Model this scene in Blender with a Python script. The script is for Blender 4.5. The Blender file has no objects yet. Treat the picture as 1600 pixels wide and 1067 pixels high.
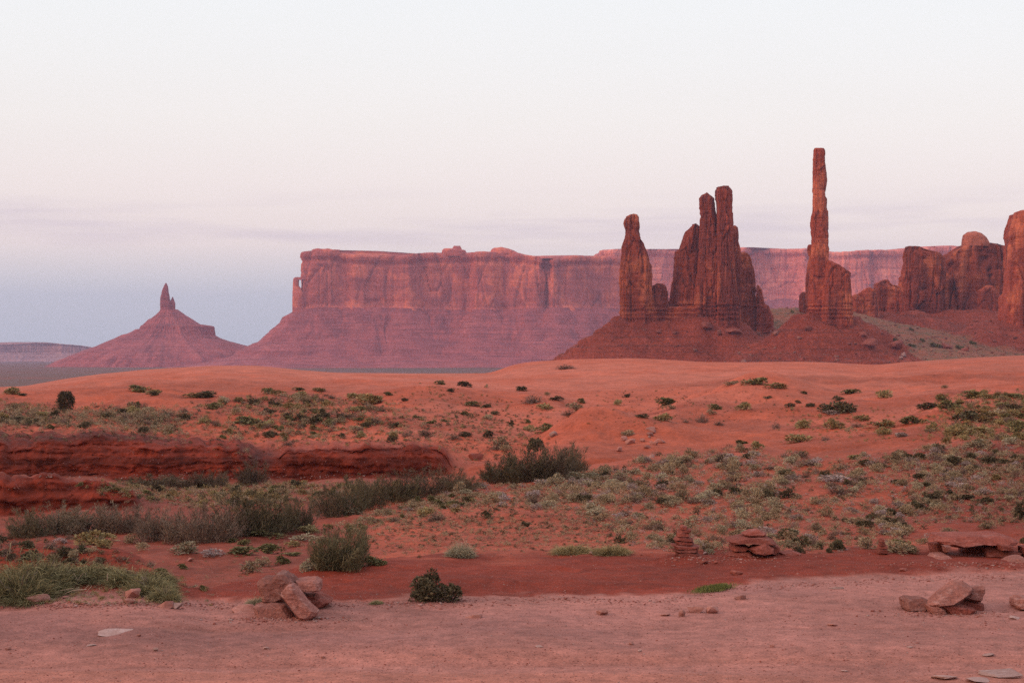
import bpy, bmesh, math, random
import numpy as np
from mathutils import Vector, Matrix

scene = bpy.context.scene
COL = scene.collection
R = math.radians
# ---------------------------------------------------------------- camera, sky, sun
CAM_H, F, CX, HY = 3.4, 1600 * 60 / 36.0, 800.0, 558.0      # eye height, focal length in photo pixels, centre, horizon row
cd = bpy.data.cameras.new('camera'); cam = bpy.data.objects.new('camera', cd); COL.objects.link(cam)
cd.lens = 60; cd.sensor_width = 36; cd.shift_y = (HY - 533.5) / 1600.0
cd.clip_start = 0.1; cd.clip_end = 60000
cam.location = (0, 0, CAM_H); cam.rotation_euler = (R(90), 0, 0)
scene.camera = cam
scene.view_settings.view_transform = 'Standard'; scene.view_settings.look = 'None'
scene.view_settings.exposure = 0.0; scene.view_settings.gamma = 1.0
scene.cycles.volume_bounces = 0
scene.cycles.max_bounces = 6
scene.cycles.use_denoising = False

SUN_EL, SUN_AZ = R(24), R(247)       # the after-glow stands behind the camera, to its left (azimuth from +Y, clockwise)
SUN_DIR = Vector((math.sin(SUN_AZ) * math.cos(SUN_EL), math.cos(SUN_AZ) * math.cos(SUN_EL), math.sin(SUN_EL)))
w = bpy.data.worlds.new('World'); scene.world = w; w.use_nodes = True
def build_world():
    nt = w.node_tree; nt.nodes.clear(); N = nt.nodes.new; L = nt.links.new
    out = N('ShaderNodeOutputWorld'); add = N('ShaderNodeAddShader'); L(add.outputs[0], out.inputs[0])
    sky = N('ShaderNodeTexSky'); sky.sky_type = 'NISHITA'; sky.sun_disc = False
    sky.sun_elevation = SUN_EL; sky.sun_rotation = SUN_AZ
    sky.air_density = 1.0; sky.dust_density = 2.0
    b1 = N('ShaderNodeBackground'); b1.inputs[1].default_value = 0.018; L(sky.outputs[0], b1.inputs[0])
    b2 = N('ShaderNodeBackground'); b2.inputs[1].default_value = SKY_STR
    tc = N('ShaderNodeTexCoord'); sp = N('ShaderNodeSeparateXYZ'); L(tc.outputs['Generated'], sp.inputs[0])
    mr = N('ShaderNodeMapRange'); mr.inputs[1].default_value = 0.0; mr.inputs[2].default_value = 0.5; L(sp.outputs[2], mr.inputs[0])
    rp = N('ShaderNodeValToRGB'); L(mr.outputs[0], rp.inputs[0]); e = rp.color_ramp.elements
    stops = SKY_STOPS
    e[0].position, e[0].color = stops[0][0], (*stops[0][1], 1); e[1].position, e[1].color = stops[-1][0], (*stops[-1][1], 1)
    for p, c in stops[1:-1]:
        q = e.new(p); q.color = (*c, 1)
    # thin stratus band low over the mesas
    mp = N('ShaderNodeMapping'); mp.inputs['Scale'].default_value = (5.0, 5.0, 62.0); L(tc.outputs['Generated'], mp.inputs[0])
    nz = N('ShaderNodeTexNoise'); nz.inputs['Scale'].default_value = 1.0; nz.inputs['Detail'].default_value = 5; nz.inputs['Roughness'].default_value = 0.55
    L(mp.outputs[0], nz.inputs['Vector'])
    nr = N('ShaderNodeMapRange'); nr.inputs[1].default_value = 0.46; nr.inputs[2].default_value = 0.62; L(nz.outputs[0], nr.inputs[0])
    band = N('ShaderNodeValToRGB'); be = band.color_ramp.elements
    be[0].position, be[0].color = 0.115, (0, 0, 0, 1); be[1].position, be[1].color = 0.20, (0, 0, 0, 1)
    for p, v in ((0.14, 1.0), (0.165, 1.0), (0.18, 0.35)):
        q = be.new(p); q.color = (v, v, v, 1)
    L(mr.outputs[0], band.inputs[0])
    mul = N('ShaderNodeMath'); mul.operation = 'MULTIPLY'; L(nr.outputs[0], mul.inputs[0]); L(band.outputs[0], mul.inputs[1])
    m2 = N('ShaderNodeMath'); m2.operation = 'MULTIPLY'; m2.inputs[1].default_value = 0.5; L(mul.outputs[0], m2.inputs[0])
    mx = N('ShaderNodeMix'); mx.data_type = 'RGBA'; L(m2.outputs[0], mx.inputs[0]); L(rp.outputs[0], mx.inputs[6]); mx.inputs[7].default_value = (*CLOUD, 1)
    # faint wisps higher up
    mp2 = N('ShaderNodeMapping'); mp2.inputs['Scale'].default_value = (2.2, 2.2, 14.0); L(tc.outputs['Generated'], mp2.inputs[0])
    nz2 = N('ShaderNodeTexNoise'); nz2.inputs['Scale'].default_value = 1.0; nz2.inputs['Detail'].default_value = 4; L(mp2.outputs[0], nz2.inputs['Vector'])
    r2 = N('ShaderNodeMapRange'); r2.inputs[1].default_value = 0.3; r2.inputs[2].default_value = 0.75; r2.inputs[3].default_value = 0.985; r2.inputs[4].default_value = 1.02; L(nz2.outputs[0], r2.inputs[0])
    vm = N('ShaderNodeVectorMath'); vm.operation = 'SCALE'; L(mx.outputs[2], vm.inputs[0]); L(r2.outputs[0], vm.inputs[3])
    # warm after-glow round the set sun, behind the camera
    dt = N('ShaderNodeVectorMath'); dt.operation = 'DOT_PRODUCT'; L(tc.outputs['Generated'], dt.inputs[0])
    g = Vector((SUN_DIR.x, SUN_DIR.y, 0.12)).normalized(); dt.inputs[1].default_value = g
    gr = N('ShaderNodeMapRange'); gr.interpolation_type = 'SMOOTHSTEP'; gr.inputs[1].default_value = 0.25; gr.inputs[2].default_value = 1.0; L(dt.outputs['Value'], gr.inputs[0])
    mg = N('ShaderNodeMix'); mg.data_type = 'RGBA'; L(gr.outputs[0], mg.inputs[0]); L(vm.outputs[0], mg.inputs[6]); mg.inputs[7].default_value = (*GLOW, 1)
    L(mg.outputs[2], b2.inputs[0]); L(b1.outputs[0], add.inputs[0]); L(b2.outputs[0], add.inputs[1])
# colours of the evening sky by sine of elevation * 2 (0 = horizon)
SKY_STR = 1.0
SKY_STOPS = [(0.0, (.60, .68, .77)), (0.07, (.68, .73, .79)), (0.105, (.84, .78, .78)), (0.13, (.96, .83, .79)), (0.16, (.98, .85, .80)), (0.20, (.98, .87, .82)),
             (0.27, (.97, .91, .86)), (0.34, (.95, .93, .90)), (0.42, (.93, .94, .93)), (0.60, (.92, .95, 1.0)), (1.0, (.90, .94, 1.05))]
HAZE = 6.3e-5
CLOUD = (.70, .60, .68)
GLOW = (1.5, 1.0, .75)
build_world()
sl = bpy.data.lights.new('sun', 'SUN'); sl.energy = 0.95; sl.angle = R(16); sl.color = (1.0, 0.74, 0.56)
so = bpy.data.objects.new('sun', sl); COL.objects.link(so); so.rotation_euler = SUN_DIR.to_track_quat('Z', 'Y').to_euler()

# ---------------------------------------------------------------- helpers
def at(px, py, Y):
    return ((px - CX) / F * Y, Y, CAM_H + (HY - py) / F * Y)

def tag(o, label=None, cat=None, group=None, kind=None):
    if label: o['label'] = label
    if cat: o['category'] = cat
    if group: o['group'] = group
    if kind: o['kind'] = kind
    return o

def link(name, me, mat=None, parent=None, smooth=False):
    if mat is not None and not me.materials: me.materials.append(mat)
    if smooth: me.shade_smooth()
    o = bpy.data.objects.new(name, me); COL.objects.link(o)
    if parent is not None: o.parent = parent
    return o

def empty(name, loc=(0, 0, 0), rz=0):
    o = bpy.data.objects.new(name, None); COL.objects.link(o); o.location = loc; o.rotation_euler.z = rz
    o.empty_display_size = 0.1
    return o

def np_mesh(name, V, faces):
    """V (n,3); faces (m,k) int array with constant k, or list of such arrays"""
    if not isinstance(faces, (list, tuple)): faces = [faces]
    me = bpy.data.meshes.new(name)
    V = np.asarray(V, np.float32)
    loops = np.concatenate([f.ravel() for f in faces]).astype(np.int32)
    tot = np.concatenate([np.full(len(f), f.shape[1], np.int32) for f in faces])
    start = np.concatenate([[0], np.cumsum(tot)[:-1]]).astype(np.int32)
    me.vertices.add(len(V)); me.vertices.foreach_set('co', V.ravel())
    me.loops.add(len(loops)); me.loops.foreach_set('vertex_index', loops)
    me.polygons.add(len(tot)); me.polygons.foreach_set('loop_start', start); me.polygons.foreach_set('loop_total', tot)
    me.update(calc_edges=True); me.validate()
    return me

def hash3(i, j, k, seed):
    n = (i.astype(np.int64) * 374761393 + j.astype(np.int64) * 668265263 + k.astype(np.int64) * 2147483647 + seed * 1274126177) & 0xFFFFFFFF
    n = ((n ^ (n >> 13)) * 1274126177) & 0xFFFFFFFF
    n = ((n ^ (n >> 16)) * 2246822519) & 0xFFFFFFFF
    return ((n ^ (n >> 15)) & 0xFFFFFF) / float(0xFFFFFF) * 2 - 1

def noise(x, y, z=0.0, seed=0):
    x, y, z = np.broadcast_arrays(np.asarray(x, float), np.asarray(y, float), np.asarray(z, float))
    xi, yi, zi = np.floor(x), np.floor(y), np.floor(z); fx, fy, fz = x - xi, y - yi, z - zi
    u, v, w_ = fx * fx * fx * (fx * (fx * 6 - 15) + 10), fy * fy * fy * (fy * (fy * 6 - 15) + 10), fz * fz * (3 - 2 * fz)
    r = 0
    for a in (0, 1):
        for b in (0, 1):
            for c in (0, 1):
                r = r + hash3(xi + a, yi + b, zi + c, seed) * (u if a else 1 - u) * (v if b else 1 - v) * (w_ if c else 1 - w_)
    return r

def fbm(x, y, z=0.0, seed=0, o=4, gain=0.5):
    r, a = 0, 1.0
    x, y, z = np.asarray(x, float), np.asarray(y, float), np.asarray(z, float)
    for q in range(o):
        r = r + a * noise(x, y, z, seed + q * 17); a *= gain; x, y, z = x * 2.03 + 5.1, y * 2.03 + 3.7, z * 2.03 + 1.3
    return r

def worley(x, y, z, seed=0):
    """value of the nearest cell and the gap to the second nearest (0 on a joint)"""
    x, y, z = np.broadcast_arrays(np.asarray(x, float), np.asarray(y, float), np.asarray(z, float))
    xi, yi, zi = np.floor(x), np.floor(y), np.floor(z); f1 = np.full(x.shape, 9.0); f2 = f1.copy(); val = np.zeros(x.shape)
    for a in (-1, 0, 1):
        for b in (-1, 0, 1):
            for c in (-1, 0, 1):
                i, j, k = xi + a, yi + b, zi + c
                d = np.sqrt((i + .5 + .45 * hash3(i, j, k, seed) - x) ** 2 + (j + .5 + .45 * hash3(i, j, k, seed + 1) - y) ** 2 + (k + .5 + .45 * hash3(i, j, k, seed + 2) - z) ** 2)
                v = hash3(i, j, k, seed + 3); near = d < f1
                f2 = np.where(near, f1, np.minimum(f2, d)); val = np.where(near, v, val); f1 = np.where(near, d, f1)
    return val, f2 - f1

def sst(a, b, x):
    t = np.clip((np.asarray(x, float) - a) / (b - a), 0, 1); return t * t * (3 - 2 * t)

def poly(px, pts):
    return np.interp(px, [p[0] for p in pts], [p[1] for p in pts])

# ---------------------------------------------------------------- materials
class NT:
    def __init__(s, name):
        s.m = bpy.data.materials.new(name); s.m.use_nodes = True; s.t = s.m.node_tree
        s.b = s.t.nodes['Principled BSDF']; s.b.inputs['Roughness'].default_value = 0.92
        s.b.inputs['Specular IOR Level'].default_value = 0.15
    def n(s, t, **kw):
        q = s.t.nodes.new(t)
        for k, v in kw.items(): setattr(q, k, v)
        return q
    def l(s, a, b): s.t.links.new(a, b)
    def coord(s, scale=(1, 1, 1), obj=True):
        tc = s.n('ShaderNodeTexCoord'); mp = s.n('ShaderNodeMapping'); mp.inputs['Scale'].default_value = scale
        s.l(tc.outputs['Object'], mp.inputs[0]); return mp.outputs[0]
    def noise(s, vec, scale, detail=4, rough=0.55, dist=0.0):
        q = s.n('ShaderNodeTexNoise'); q.inputs['Scale'].default_value = scale; q.inputs['Detail'].default_value = detail
        q.inputs['Roughness'].default_value = rough; q.inputs['Distortion'].default_value = dist
        if vec is not None: s.l(vec, q.inputs['Vector'])
        return q.outputs[0]
    def rng(s, v, a, b, c=0.0, d=1.0):
        q = s.n('ShaderNodeMapRange'); s.l(v, q.inputs[0])
        for i, x in enumerate((a, b, c, d)): q.inputs[i + 1].default_value = x
        return q.outputs[0]
    def mix(s, f, a, b, mode='MIX'):
        q = s.n('ShaderNodeMix', data_type='RGBA', blend_type=mode)
        for sock, v in ((0, f), (6, a), (7, b)):
            if isinstance(v, (int, float)): q.inputs[sock].default_value = v
            elif isinstance(v, tuple): q.inputs[sock].default_value = (*v, 1) if len(v) == 3 else v
            else: s.l(v, q.inputs[sock])
        return q.outputs[2]
    def math(s, op, a, b):
        q = s.n('ShaderNodeMath', operation=op)
        for i, v in enumerate((a, b)):
            if isinstance(v, (int, float)): q.inputs[i].default_value = v
            else: s.l(v, q.inputs[i])
        return q.outputs[0]
    def scale(s, col, f):
        q = s.n('ShaderNodeVectorMath', operation='SCALE'); s.l(col, q.inputs[0])
        if isinstance(f, (int, float)): q.inputs[3].default_value = f
        else: s.l(f, q.inputs[3])
        return q.outputs[0]
    def bump(s, h, strength, dist):
        q = s.n('ShaderNodeBump'); q.inputs['Strength'].default_value = strength; q.inputs['Distance'].default_value = dist
        s.l(h, q.inputs['Height']); s.l(q.outputs[0], s.b.inputs['Normal'])
    def out(s, col):
        s.l(col, s.b.inputs['Base Color']); return s.m

def ground_material():
    k = NT('desert_soil'); a = k.n('ShaderNodeVertexColor', layer_name='soil')
    c = k.coord()
    n1 = k.noise(c, 0.35, 5, 0.6); n2 = k.noise(c, 5.0, 5, 0.65); n3 = k.noise(c, 38.0, 3, 0.6)
    v = k.math('MULTIPLY', k.math('MULTIPLY', k.rng(n1, .3, .7, .82, 1.18), k.rng(k.noise(c, 1.3, 4, .65), .3, .7, .86, 1.14)), k.rng(n2, .3, .7, .74, 1.26))
    v = k.math('MULTIPLY', v, k.rng(n3, .3, .7, .70, 1.30))
    col = k.scale(a.outputs['Color'], v)
    # pale grit scattered in the soil (coarse soils carry alpha 1)
    vo = k.n('ShaderNodeTexVoronoi'); vo.inputs['Scale'].default_value = 15.0; k.l(c, vo.inputs['Vector'])
    grit = k.math('MULTIPLY', k.rng(vo.outputs['Distance'], .16, .08, 0, 1), a.outputs['Alpha'])
    sel = k.n('ShaderNodeSeparateColor'); k.l(vo.outputs['Color'], sel.inputs[0])
    grit = k.math('MULTIPLY', grit, k.rng(sel.outputs[0], .66, .7, 0, 1))
    tone = k.mix(sel.outputs[1], (.17, .060, .05), (.52, .30, .26))
    col = k.mix(grit, col, tone)
    h = k.math('ADD', k.math('MULTIPLY', n2, .7), k.math('MULTIPLY', n3, .22))
    k.bump(h, 0.55, 0.05)
    return k.out(col)

def rock_material(name, base, dark, fresh, streak=(.05, .05, .006), size=1.0, f_lo=.54, f_hi=.68, d_lo=.47, d_hi=.66, lay=.35, bump=1.0, tone=0.0):
    k = NT(name); c = k.coord(); cs = k.coord(streak)
    ns = k.noise(cs, 1.0 / size, 6, 0.62, .4)
    nb = k.noise(c, .018 / size, 5, 0.6, .6); nf = k.noise(c, .16 / size, 6, .66)
    cl = k.coord((.012, .012, .55)); nl = k.noise(cl, 1.0 / size, 4, .6)
    col = k.mix(k.rng(ns, d_lo, d_hi), base, dark)
    col = k.mix(k.math('MULTIPLY', k.rng(nb, f_lo, f_hi), k.rng(ns, .62, .42)), col, fresh)
    col = k.scale(col, k.math('MULTIPLY', k.rng(nl, .3, .7, 1 - lay, 1 + lay), k.rng(nf, .3, .7, .78, 1.22)))
    oi = k.n('ShaderNodeObjectInfo'); col = k.scale(col, k.rng(oi.outputs['Random'], 0, 1, 1 - tone, 1 + tone))
    h = k.math('ADD', k.math('MULTIPLY', nf, .7), k.math('MULTIPLY', nl, .7))
    k.bump(h, 0.7 * bump, 3.0 * size)
    return k.out(col)

def stone_material(name, a, b, pale, bump=.05):
    k = NT(name); c = k.coord(); oi = k.n('ShaderNodeObjectInfo')
    n1 = k.noise(c, 4.0, 5, .6); n2 = k.noise(c, 30.0, 4, .6); n3 = k.noise(k.coord((1, 1, 5)), 5.0, 4, .6)
    col = k.mix(k.rng(n1, .35, .65), a, b); col = k.mix(k.rng(n3, .54, .68, 0, .7), col, pale)
    g = k.n('ShaderNodeNewGeometry'); n4 = k.noise(c, 9.0, 4, .7); col = k.mix(k.math('MULTIPLY', k.rng(g.outputs['Pointiness'], .51, .60, 0, .8), k.rng(n4, .4, .6)), col, pale)
    col = k.scale(col, k.rng(k.noise(c, 2.2, 4, .65), .52, .70, 1.0, .75))
    col = k.scale(col, k.math('MULTIPLY', k.rng(n2, .3, .7, .75, 1.25), k.rng(oi.outputs['Random'], 0, 1, .78, 1.22)))
    k.bump(k.math('ADD', k.math('ADD', n1, k.math('MULTIPLY', n3, .8)), k.math('MULTIPLY', n2, .5)), .9, bump)
    return k.out(col)

def leaf_material(name, a, b, c3=None, rough=.9):
    k = NT(name); g = k.n('ShaderNodeNewGeometry'); oi = k.n('ShaderNodeObjectInfo')
    col = k.mix(g.outputs['Random Per Island'], a, b)
    if c3 is not None: col = k.mix(k.rng(oi.outputs['Random'], .35, .95, 0, .85), col, c3)
    col = k.scale(col, k.rng(oi.outputs['Random'], 0, 1, .75, 1.25))
    k.b.inputs['Roughness'].default_value = rough
    k.b.inputs['Subsurface Weight'].default_value = 0.0
    return k.out(col)

MAT = {}
MAT['ground'] = ground_material()
MAT['spire'] = rock_material('red_sandstone', (.290, .054, .028), (.165, .034, .023), (.48, .125, .060), streak=(.055, .055, .006), size=.55, d_lo=.44, d_hi=.60, f_lo=.50, f_hi=.59, lay=.13, tone=.17)
MAT['dome'] = rock_material('pale_dome_sandstone', (.42, .125, .080), (.28, .08, .05), (.46, .15, .095), size=.5, lay=.1)
MAT['cliff'] = rock_material('mesa_cliff_sandstone', (.42, .100, .082), (.25, .066, .064), (.66, .165, .095), streak=(.020, .020, .0045), size=1.0, d_lo=.52, d_hi=.74, f_lo=.48, f_hi=.57, lay=.12)
MAT['talus'] = rock_material('mesa_talus', (.325, .080, .078), (.245, .062, .066), (.38, .100, .090), streak=(.03, .03, .012), size=1.2, lay=.30, d_lo=.42, d_hi=.62)
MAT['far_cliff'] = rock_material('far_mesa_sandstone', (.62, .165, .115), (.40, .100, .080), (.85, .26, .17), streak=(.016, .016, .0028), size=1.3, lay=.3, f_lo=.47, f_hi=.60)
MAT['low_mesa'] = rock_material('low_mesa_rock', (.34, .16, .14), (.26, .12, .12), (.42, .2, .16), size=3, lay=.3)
MAT['stone'] = stone_material('loose_sandstone', (.215, .078, .060), (.285, .110, .086), (.36, .19, .165))
MAT['redstone'] = stone_material('red_slab_sandstone', (.175, .043, .031), (.24, .066, .048), (.30, .12, .10))
MAT['palestone'] = stone_material('pale_flat_stone', (.30, .155, .135), (.36, .20, .18), (.42, .28, .27))
MAT['pebble'] = stone_material('small_stone', (.27, .105, .082), (.36, .160, .130), (.44, .25, .22), .004)
MAT['redpebble'] = stone_material('small_red_stone', (.20, .055, .040), (.28, .085, .062), (.34, .14, .12), .004)
MAT['palepebble'] = stone_material('small_pale_stone', (.29, .165, .142), (.36, .225, .20), (.42, .29, .27), .004)
MAT['sage'] = leaf_material('sagebrush_leaf', (.17, .118, .072), (.43, .305, .190), (.30, .235, .150))
MAT['pale'] = leaf_material('pale_green_leaf', (.21, .165, .105), (.43, .345, .225), (.32, .28, .195))
MAT['grey'] = leaf_material('grey_twig_leaf', (.21, .150, .130), (.42, .31, .275), (.32, .25, .24))
MAT['dark'] = leaf_material('dark_shrub_leaf', (.058, .045, .027), (.145, .112, .064), (.09, .076, .042))
MAT['green'] = leaf_material('green_shrub_leaf', (.088, .080, .035), (.21, .180, .080), (.18, .15, .07))
MAT['gold'] = leaf_material('golden_shrub_leaf', (.18, .125, .055), (.38, .265, .125), (.27, .225, .115))
MAT['dry'] = leaf_material('dry_shrub_twig', (.10, .060, .046), (.26, .165, .125), (.17, .11, .09))
MAT['tam'] = leaf_material('tamarisk_twig', (.070, .046, .031), (.185, .130, .088), (.095, .078, .046))
MAT['olive'] = leaf_material('olive_bush_leaf', (.080, .066, .036), (.20, .165, .090), (.12, .10, .055))
MAT['tamlight'] = leaf_material('tamarisk_pale_twig', (.120, .080, .057), (.28, .195, .145), (.15, .12, .08))
MAT['grass'] = leaf_material('roadside_grass', (.12, .108, .052), (.36, .30, .155), None)
MAT['lush'] = leaf_material('lush_grass', (.085, .095, .028), (.17, .17, .055), None)
MAT['wood'] = leaf_material('grey_stem', (.10, .07, .05), (.2, .15, .12), None)
MAT['deadwood'] = leaf_material('bleached_stem', (.27, .19, .14), (.38, .28, .21), None)
# ---------------------------------------------------------------- terrain: feature lines from the eye outwards
pxs = np.concatenate([np.arange(-1500, -300, 40), np.arange(-300, 1900.1, 2.75), np.arange(1940, 3101, 40)])
def smooth(a, n=5):
    k = np.ones(n) / n; p = np.pad(a, n // 2, mode='edge'); return np.convolve(p, k, 'valid')
def line_z(d, z): return (np.full(len(pxs), float(d)), np.full(len(pxs), float(z)))
def line_y(d, pts, n=5, mul=1):
    d = np.full(len(pxs), float(d)) if np.isscalar(d) else d
    y = smooth(poly(pxs, pts), n); return d, CAM_H + (HY - y) / F * d
edge_y = smooth(poly(pxs, [(-300, 822), (0, 848), (140, 866), (220, 894), (280, 922), (310, 925), (340, 918), (400, 901), (480, 886), (600, 876), (720, 868), (900, 866), (1200, 866), (1400, 862), (1600, 858)]), 9)
edge_z = poly(pxs, [(200, .2), (330, .05), (480, .12), (900, .1), (1600, .1)])
edge_d = (CAM_H - edge_z) * F / (edge_y - HY)
c_d = edge_d + poly(pxs, [(600, 4.0), (760, 5.0)])
c_y = edge_y - 5
c_z = np.where(True, poly(pxs, [(480, 0), (720, 1)]) * (CAM_H + (HY - c_y) / F * c_d) + (1 - poly(pxs, [(480, 0), (720, 1)])) * (-.85), 0)
LINES = [line_z(.5, 1.7), line_z(6, 1.55), line_z(12, .12), line_z(16, 0), (edge_d, edge_z), (c_d, c_z),
  line_y(42, [(0, 868), (400, 866), (480, 861), (600, 850), (700, 843), (900, 840), (1100, 840), (1300, 838), (1600, 832)], 15),
  line_y(58, [(0, 835), (300, 830), (480, 815), (600, 802), (700, 797), (900, 792), (1200, 787), (1600, 778)], 15),
  line_y(74, [(0, 812), (220, 806), (300, 803), (420, 795), (500, 787), (600, 773), (700, 758), (800, 755), (900, 748), (1000, 744), (1200, 738), (1400, 731), (1600, 722)], 15),
  line_y(75.6, [(0, 757), (100, 758), (150, 767), (205, 777), (222, 801), (300, 800), (420, 791), (500, 784), (600, 769), (700, 754), (800, 751), (900, 744), (1000, 738), (1200, 731), (1400, 722), (1600, 712)], 5),
  line_y(92, [(0, 752), (210, 765), (300, 773), (420, 773), (500, 768), (600, 757), (700, 742), (760, 745), (850, 741), (920, 731), (1000, 718), (1100, 706), (1180, 698), (1300, 716), (1400, 708), (1480, 692), (1600, 678)], 21),
  line_y(104, [(0, 748), (300, 748), (400, 750), (690, 750), (740, 744), (800, 744), (860, 738), (920, 742), (1000, 735), (1100, 725), (1200, 710), (1300, 706), (1400, 700), (1500, 690), (1600, 676)], 7),
  line_y(105.0, [(0, 722), (200, 718), (320, 716), (392, 716), (400, 730), (425, 728), (440, 716), (480, 707), (600, 708), (684, 712), (700, 737), (740, 739), (800, 739), (860, 733), (920, 737), (1000, 729), (1100, 720), (1200, 705), (1300, 703), (1400, 697), (1500, 686), (1600, 672)], 5),
  line_y(106.6, [(0, 694), (200, 694), (330, 696), (392, 700), (402, 716), (422, 714), (450, 701), (560, 698), (690, 702), (712, 731), (760, 730), (830, 724), (850, 714), (920, 716), (1000, 712), (1100, 708), (1200, 698), (1300, 696), (1400, 692), (1500, 680), (1600, 668)], 5),
  line_y(125, [(0, 666), (200, 668), (300, 680), (400, 688), (500, 686), (600, 690), (690, 693), (760, 703), (820, 700), (845, 690), (870, 680), (920, 680), (1000, 688), (1100, 688), (1200, 680), (1300, 674), (1400, 668), (1500, 660), (1600, 650)], 9),
  line_y(145, [(0, 648), (200, 650), (400, 660), (600, 664), (700, 668), (760, 680), (830, 684), (870, 676), (900, 666), (960, 660), (1000, 660), (1100, 665), (1200, 657), (1300, 652), (1400, 650), (1500, 640), (1600, 632)], 13),
  line_y(175, [(0, 630), (200, 632), (400, 640), (600, 642), (700, 638), (800, 647), (900, 648), (1000, 648), (1060, 641), (1100, 636), (1200, 628), (1300, 630), (1400, 628), (1500, 618), (1600, 610)], 21),
  line_y(210, [(0, 616), (100, 614), (200, 614), (400, 616), (600, 614), (700, 606), (800, 614), (900, 619), (1000, 617), (1100, 606), (1160, 600), (1220, 601), (1300, 606), (1400, 606), (1500, 600), (1600, 596)], 21),
  line_y(255, [(0, 609), (50, 607), (150, 597), (330, 587), (500, 593), (640, 595), (770, 597), (900, 594), (1000, 592), (1100, 588), (1200, 586), (1300, 590), (1400, 588), (1500, 582), (1600, 578)], 21),
  line_y(310, [(-300, 606), (0, 605), (40, 603), (100, 592), (150, 585), (230, 577), (330, 571.5), (400, 571), (470, 578), (520, 582), (640, 583.5), (765, 583), (785, 576), (800, 570), (830, 565), (900, 561), (990, 559.5), (1060, 563), (1100, 565.5), (1150, 566), (1250, 565), (1290, 566), (1330, 568.5), (1370, 570), (1410, 566), (1500, 560), (1600, 555)], 9)]
qd, qz = LINES[-1]
LINES += [(qd + 50, qz - 3.5), (qd + 150, np.minimum(qz - 9, -11.0)), (qd + 330, np.full(len(pxs), -21.5))]
COUNTS = [2, 4, 8, 150, 22, 44, 56, 40, 26, 30, 24, 26, 26, 34, 34, 34, 34, 34, 40, 10, 6, 4]
jit = fbm(pxs / 16.0, 0, 0, 140, 4); jj2 = fbm(pxs / 22.0, 3.3, 0, 141, 4); lw = (1 - sst(660, 690, pxs))
for q, dd_, yy_ in ((12, .25, 3.5), (13, .55, 4.0), (14, 1.5, 3.0), (9, .35, 3.0)):      # crumbling edges of the cut banks
    wq = lw if q != 9 else 1 - sst(200, 225, pxs)
    LINES[q] = (LINES[q][0] + wq * dd_ * jj2, LINES[q][1] + wq * jit * yy_ / F * 106)
D = np.array([a for a, _ in LINES]); Z = np.array([b for _, b in LINES])
def pchip_rows(D, Z, counts):
    h = np.diff(D, axis=0); s = np.diff(Z, axis=0) / h; m = np.zeros_like(Z)
    w1 = 2 * h[1:] + h[:-1]; w2 = h[1:] + 2 * h[:-1]
    ok = s[1:] * s[:-1] > 0
    with np.errstate(divide='ignore', invalid='ignore'):
        m[1:-1] = np.where(ok, (w1 + w2) / (w1 / s[:-1] + w2 / s[1:]), 0)
    m[0], m[-1] = s[0], s[-1]
    dd, zz, kk = [], [], []
    for i, c in enumerate(counts):
        for t in np.arange(c) / c:
            h00, h10, h01, h11 = 2*t**3-3*t*t+1, t**3-2*t*t+t, -2*t**3+3*t*t, t**3-t*t
            dd.append(D[i] + t * h[i]); kk.append(i + t)
            zz.append(h00 * Z[i] + h10 * h[i] * m[i] + h01 * Z[i + 1] + h11 * h[i] * m[i + 1])
    dd.append(D[-1]); zz.append(Z[-1]); kk.append(len(D) - 1.0)
    return np.array(dd), np.array(zz), np.array(kk)
TD, TZ, TK = pchip_rows(D, Z, COUNTS)
PX = np.broadcast_to(pxs, TD.shape); KK = np.broadcast_to(TK[:, None], TD.shape)
TX = (PX - CX) / F * TD; TY = TD.copy()
# gravel boundary of the road (a row of the picture on level ground, turned into a distance)
gy = smooth(poly(pxs, [(0, 944), (280, 945), (400, 950), (520, 946), (620, 943), (700, 937), (850, 936), (1000, 940), (1080, 934), (1140, 920), (1250, 914), (1400, 906), (1600, 900)]), 7)
g_d = CAM_H * F / (gy - HY)
cliff = np.clip(sst(10.9, 11.1, KK) * (1 - sst(13.0, 13.5, KK)), 0, 1) * (1 - sst(690, 720, PX)) + sst(7.9, 8.1, KK) * (1 - sst(9.0, 9.15, KK)) * (1 - sst(205, 235, PX))
cliff = np.clip(cliff, 0, 1)
gn = fbm(TX * 1.3, TY * 1.3, 0, 3) * .28 + fbm(TX * 5.0, TY * 5.0, 0, 4, 3) * .12
gravel = 1 - sst(-.3, .3, TD - g_d[None, :] + gn)
bank = (1 - gravel) * (1 - sst(4.0, 4.35, KK + .25 * fbm(TX * .8, TY * .8, 0, 5)))
dune = sst(13.6, 15.4, KK + .5 * fbm(TX * .03, TY * .03, 0, 9)) 
# relief
amp = .014 + .035 * bank + .07 * sst(4.5, 6, KK) * (1 - sst(14, 16, KK)) + .10 * sst(13, 15, KK) * (1 - sst(17, 19, KK))
TZ = TZ + amp * fbm(TX * .55, TY * .55, 0, 21) + .35 * amp * fbm(TX * 2.4, TY * 2.4, 0, 31, 3)
TZ += sst(5.2, 7, KK) * (1 - sst(18.0, 19.0, KK)) * .28 * fbm(TX * .11, TY * .11, 0, 41)
# wheel ruts and shallow bumps in the road
TZ += gravel * sst(15, 17, TD) * (.018 * np.sin(TD * 2.6 + .5 * fbm(TX * .12, TY * .3, 0, 51)) * (1 - sst(19.5, 21.5, TD)) + .02 * fbm(TX * .25, TY * .5, 0, 52))
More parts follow.
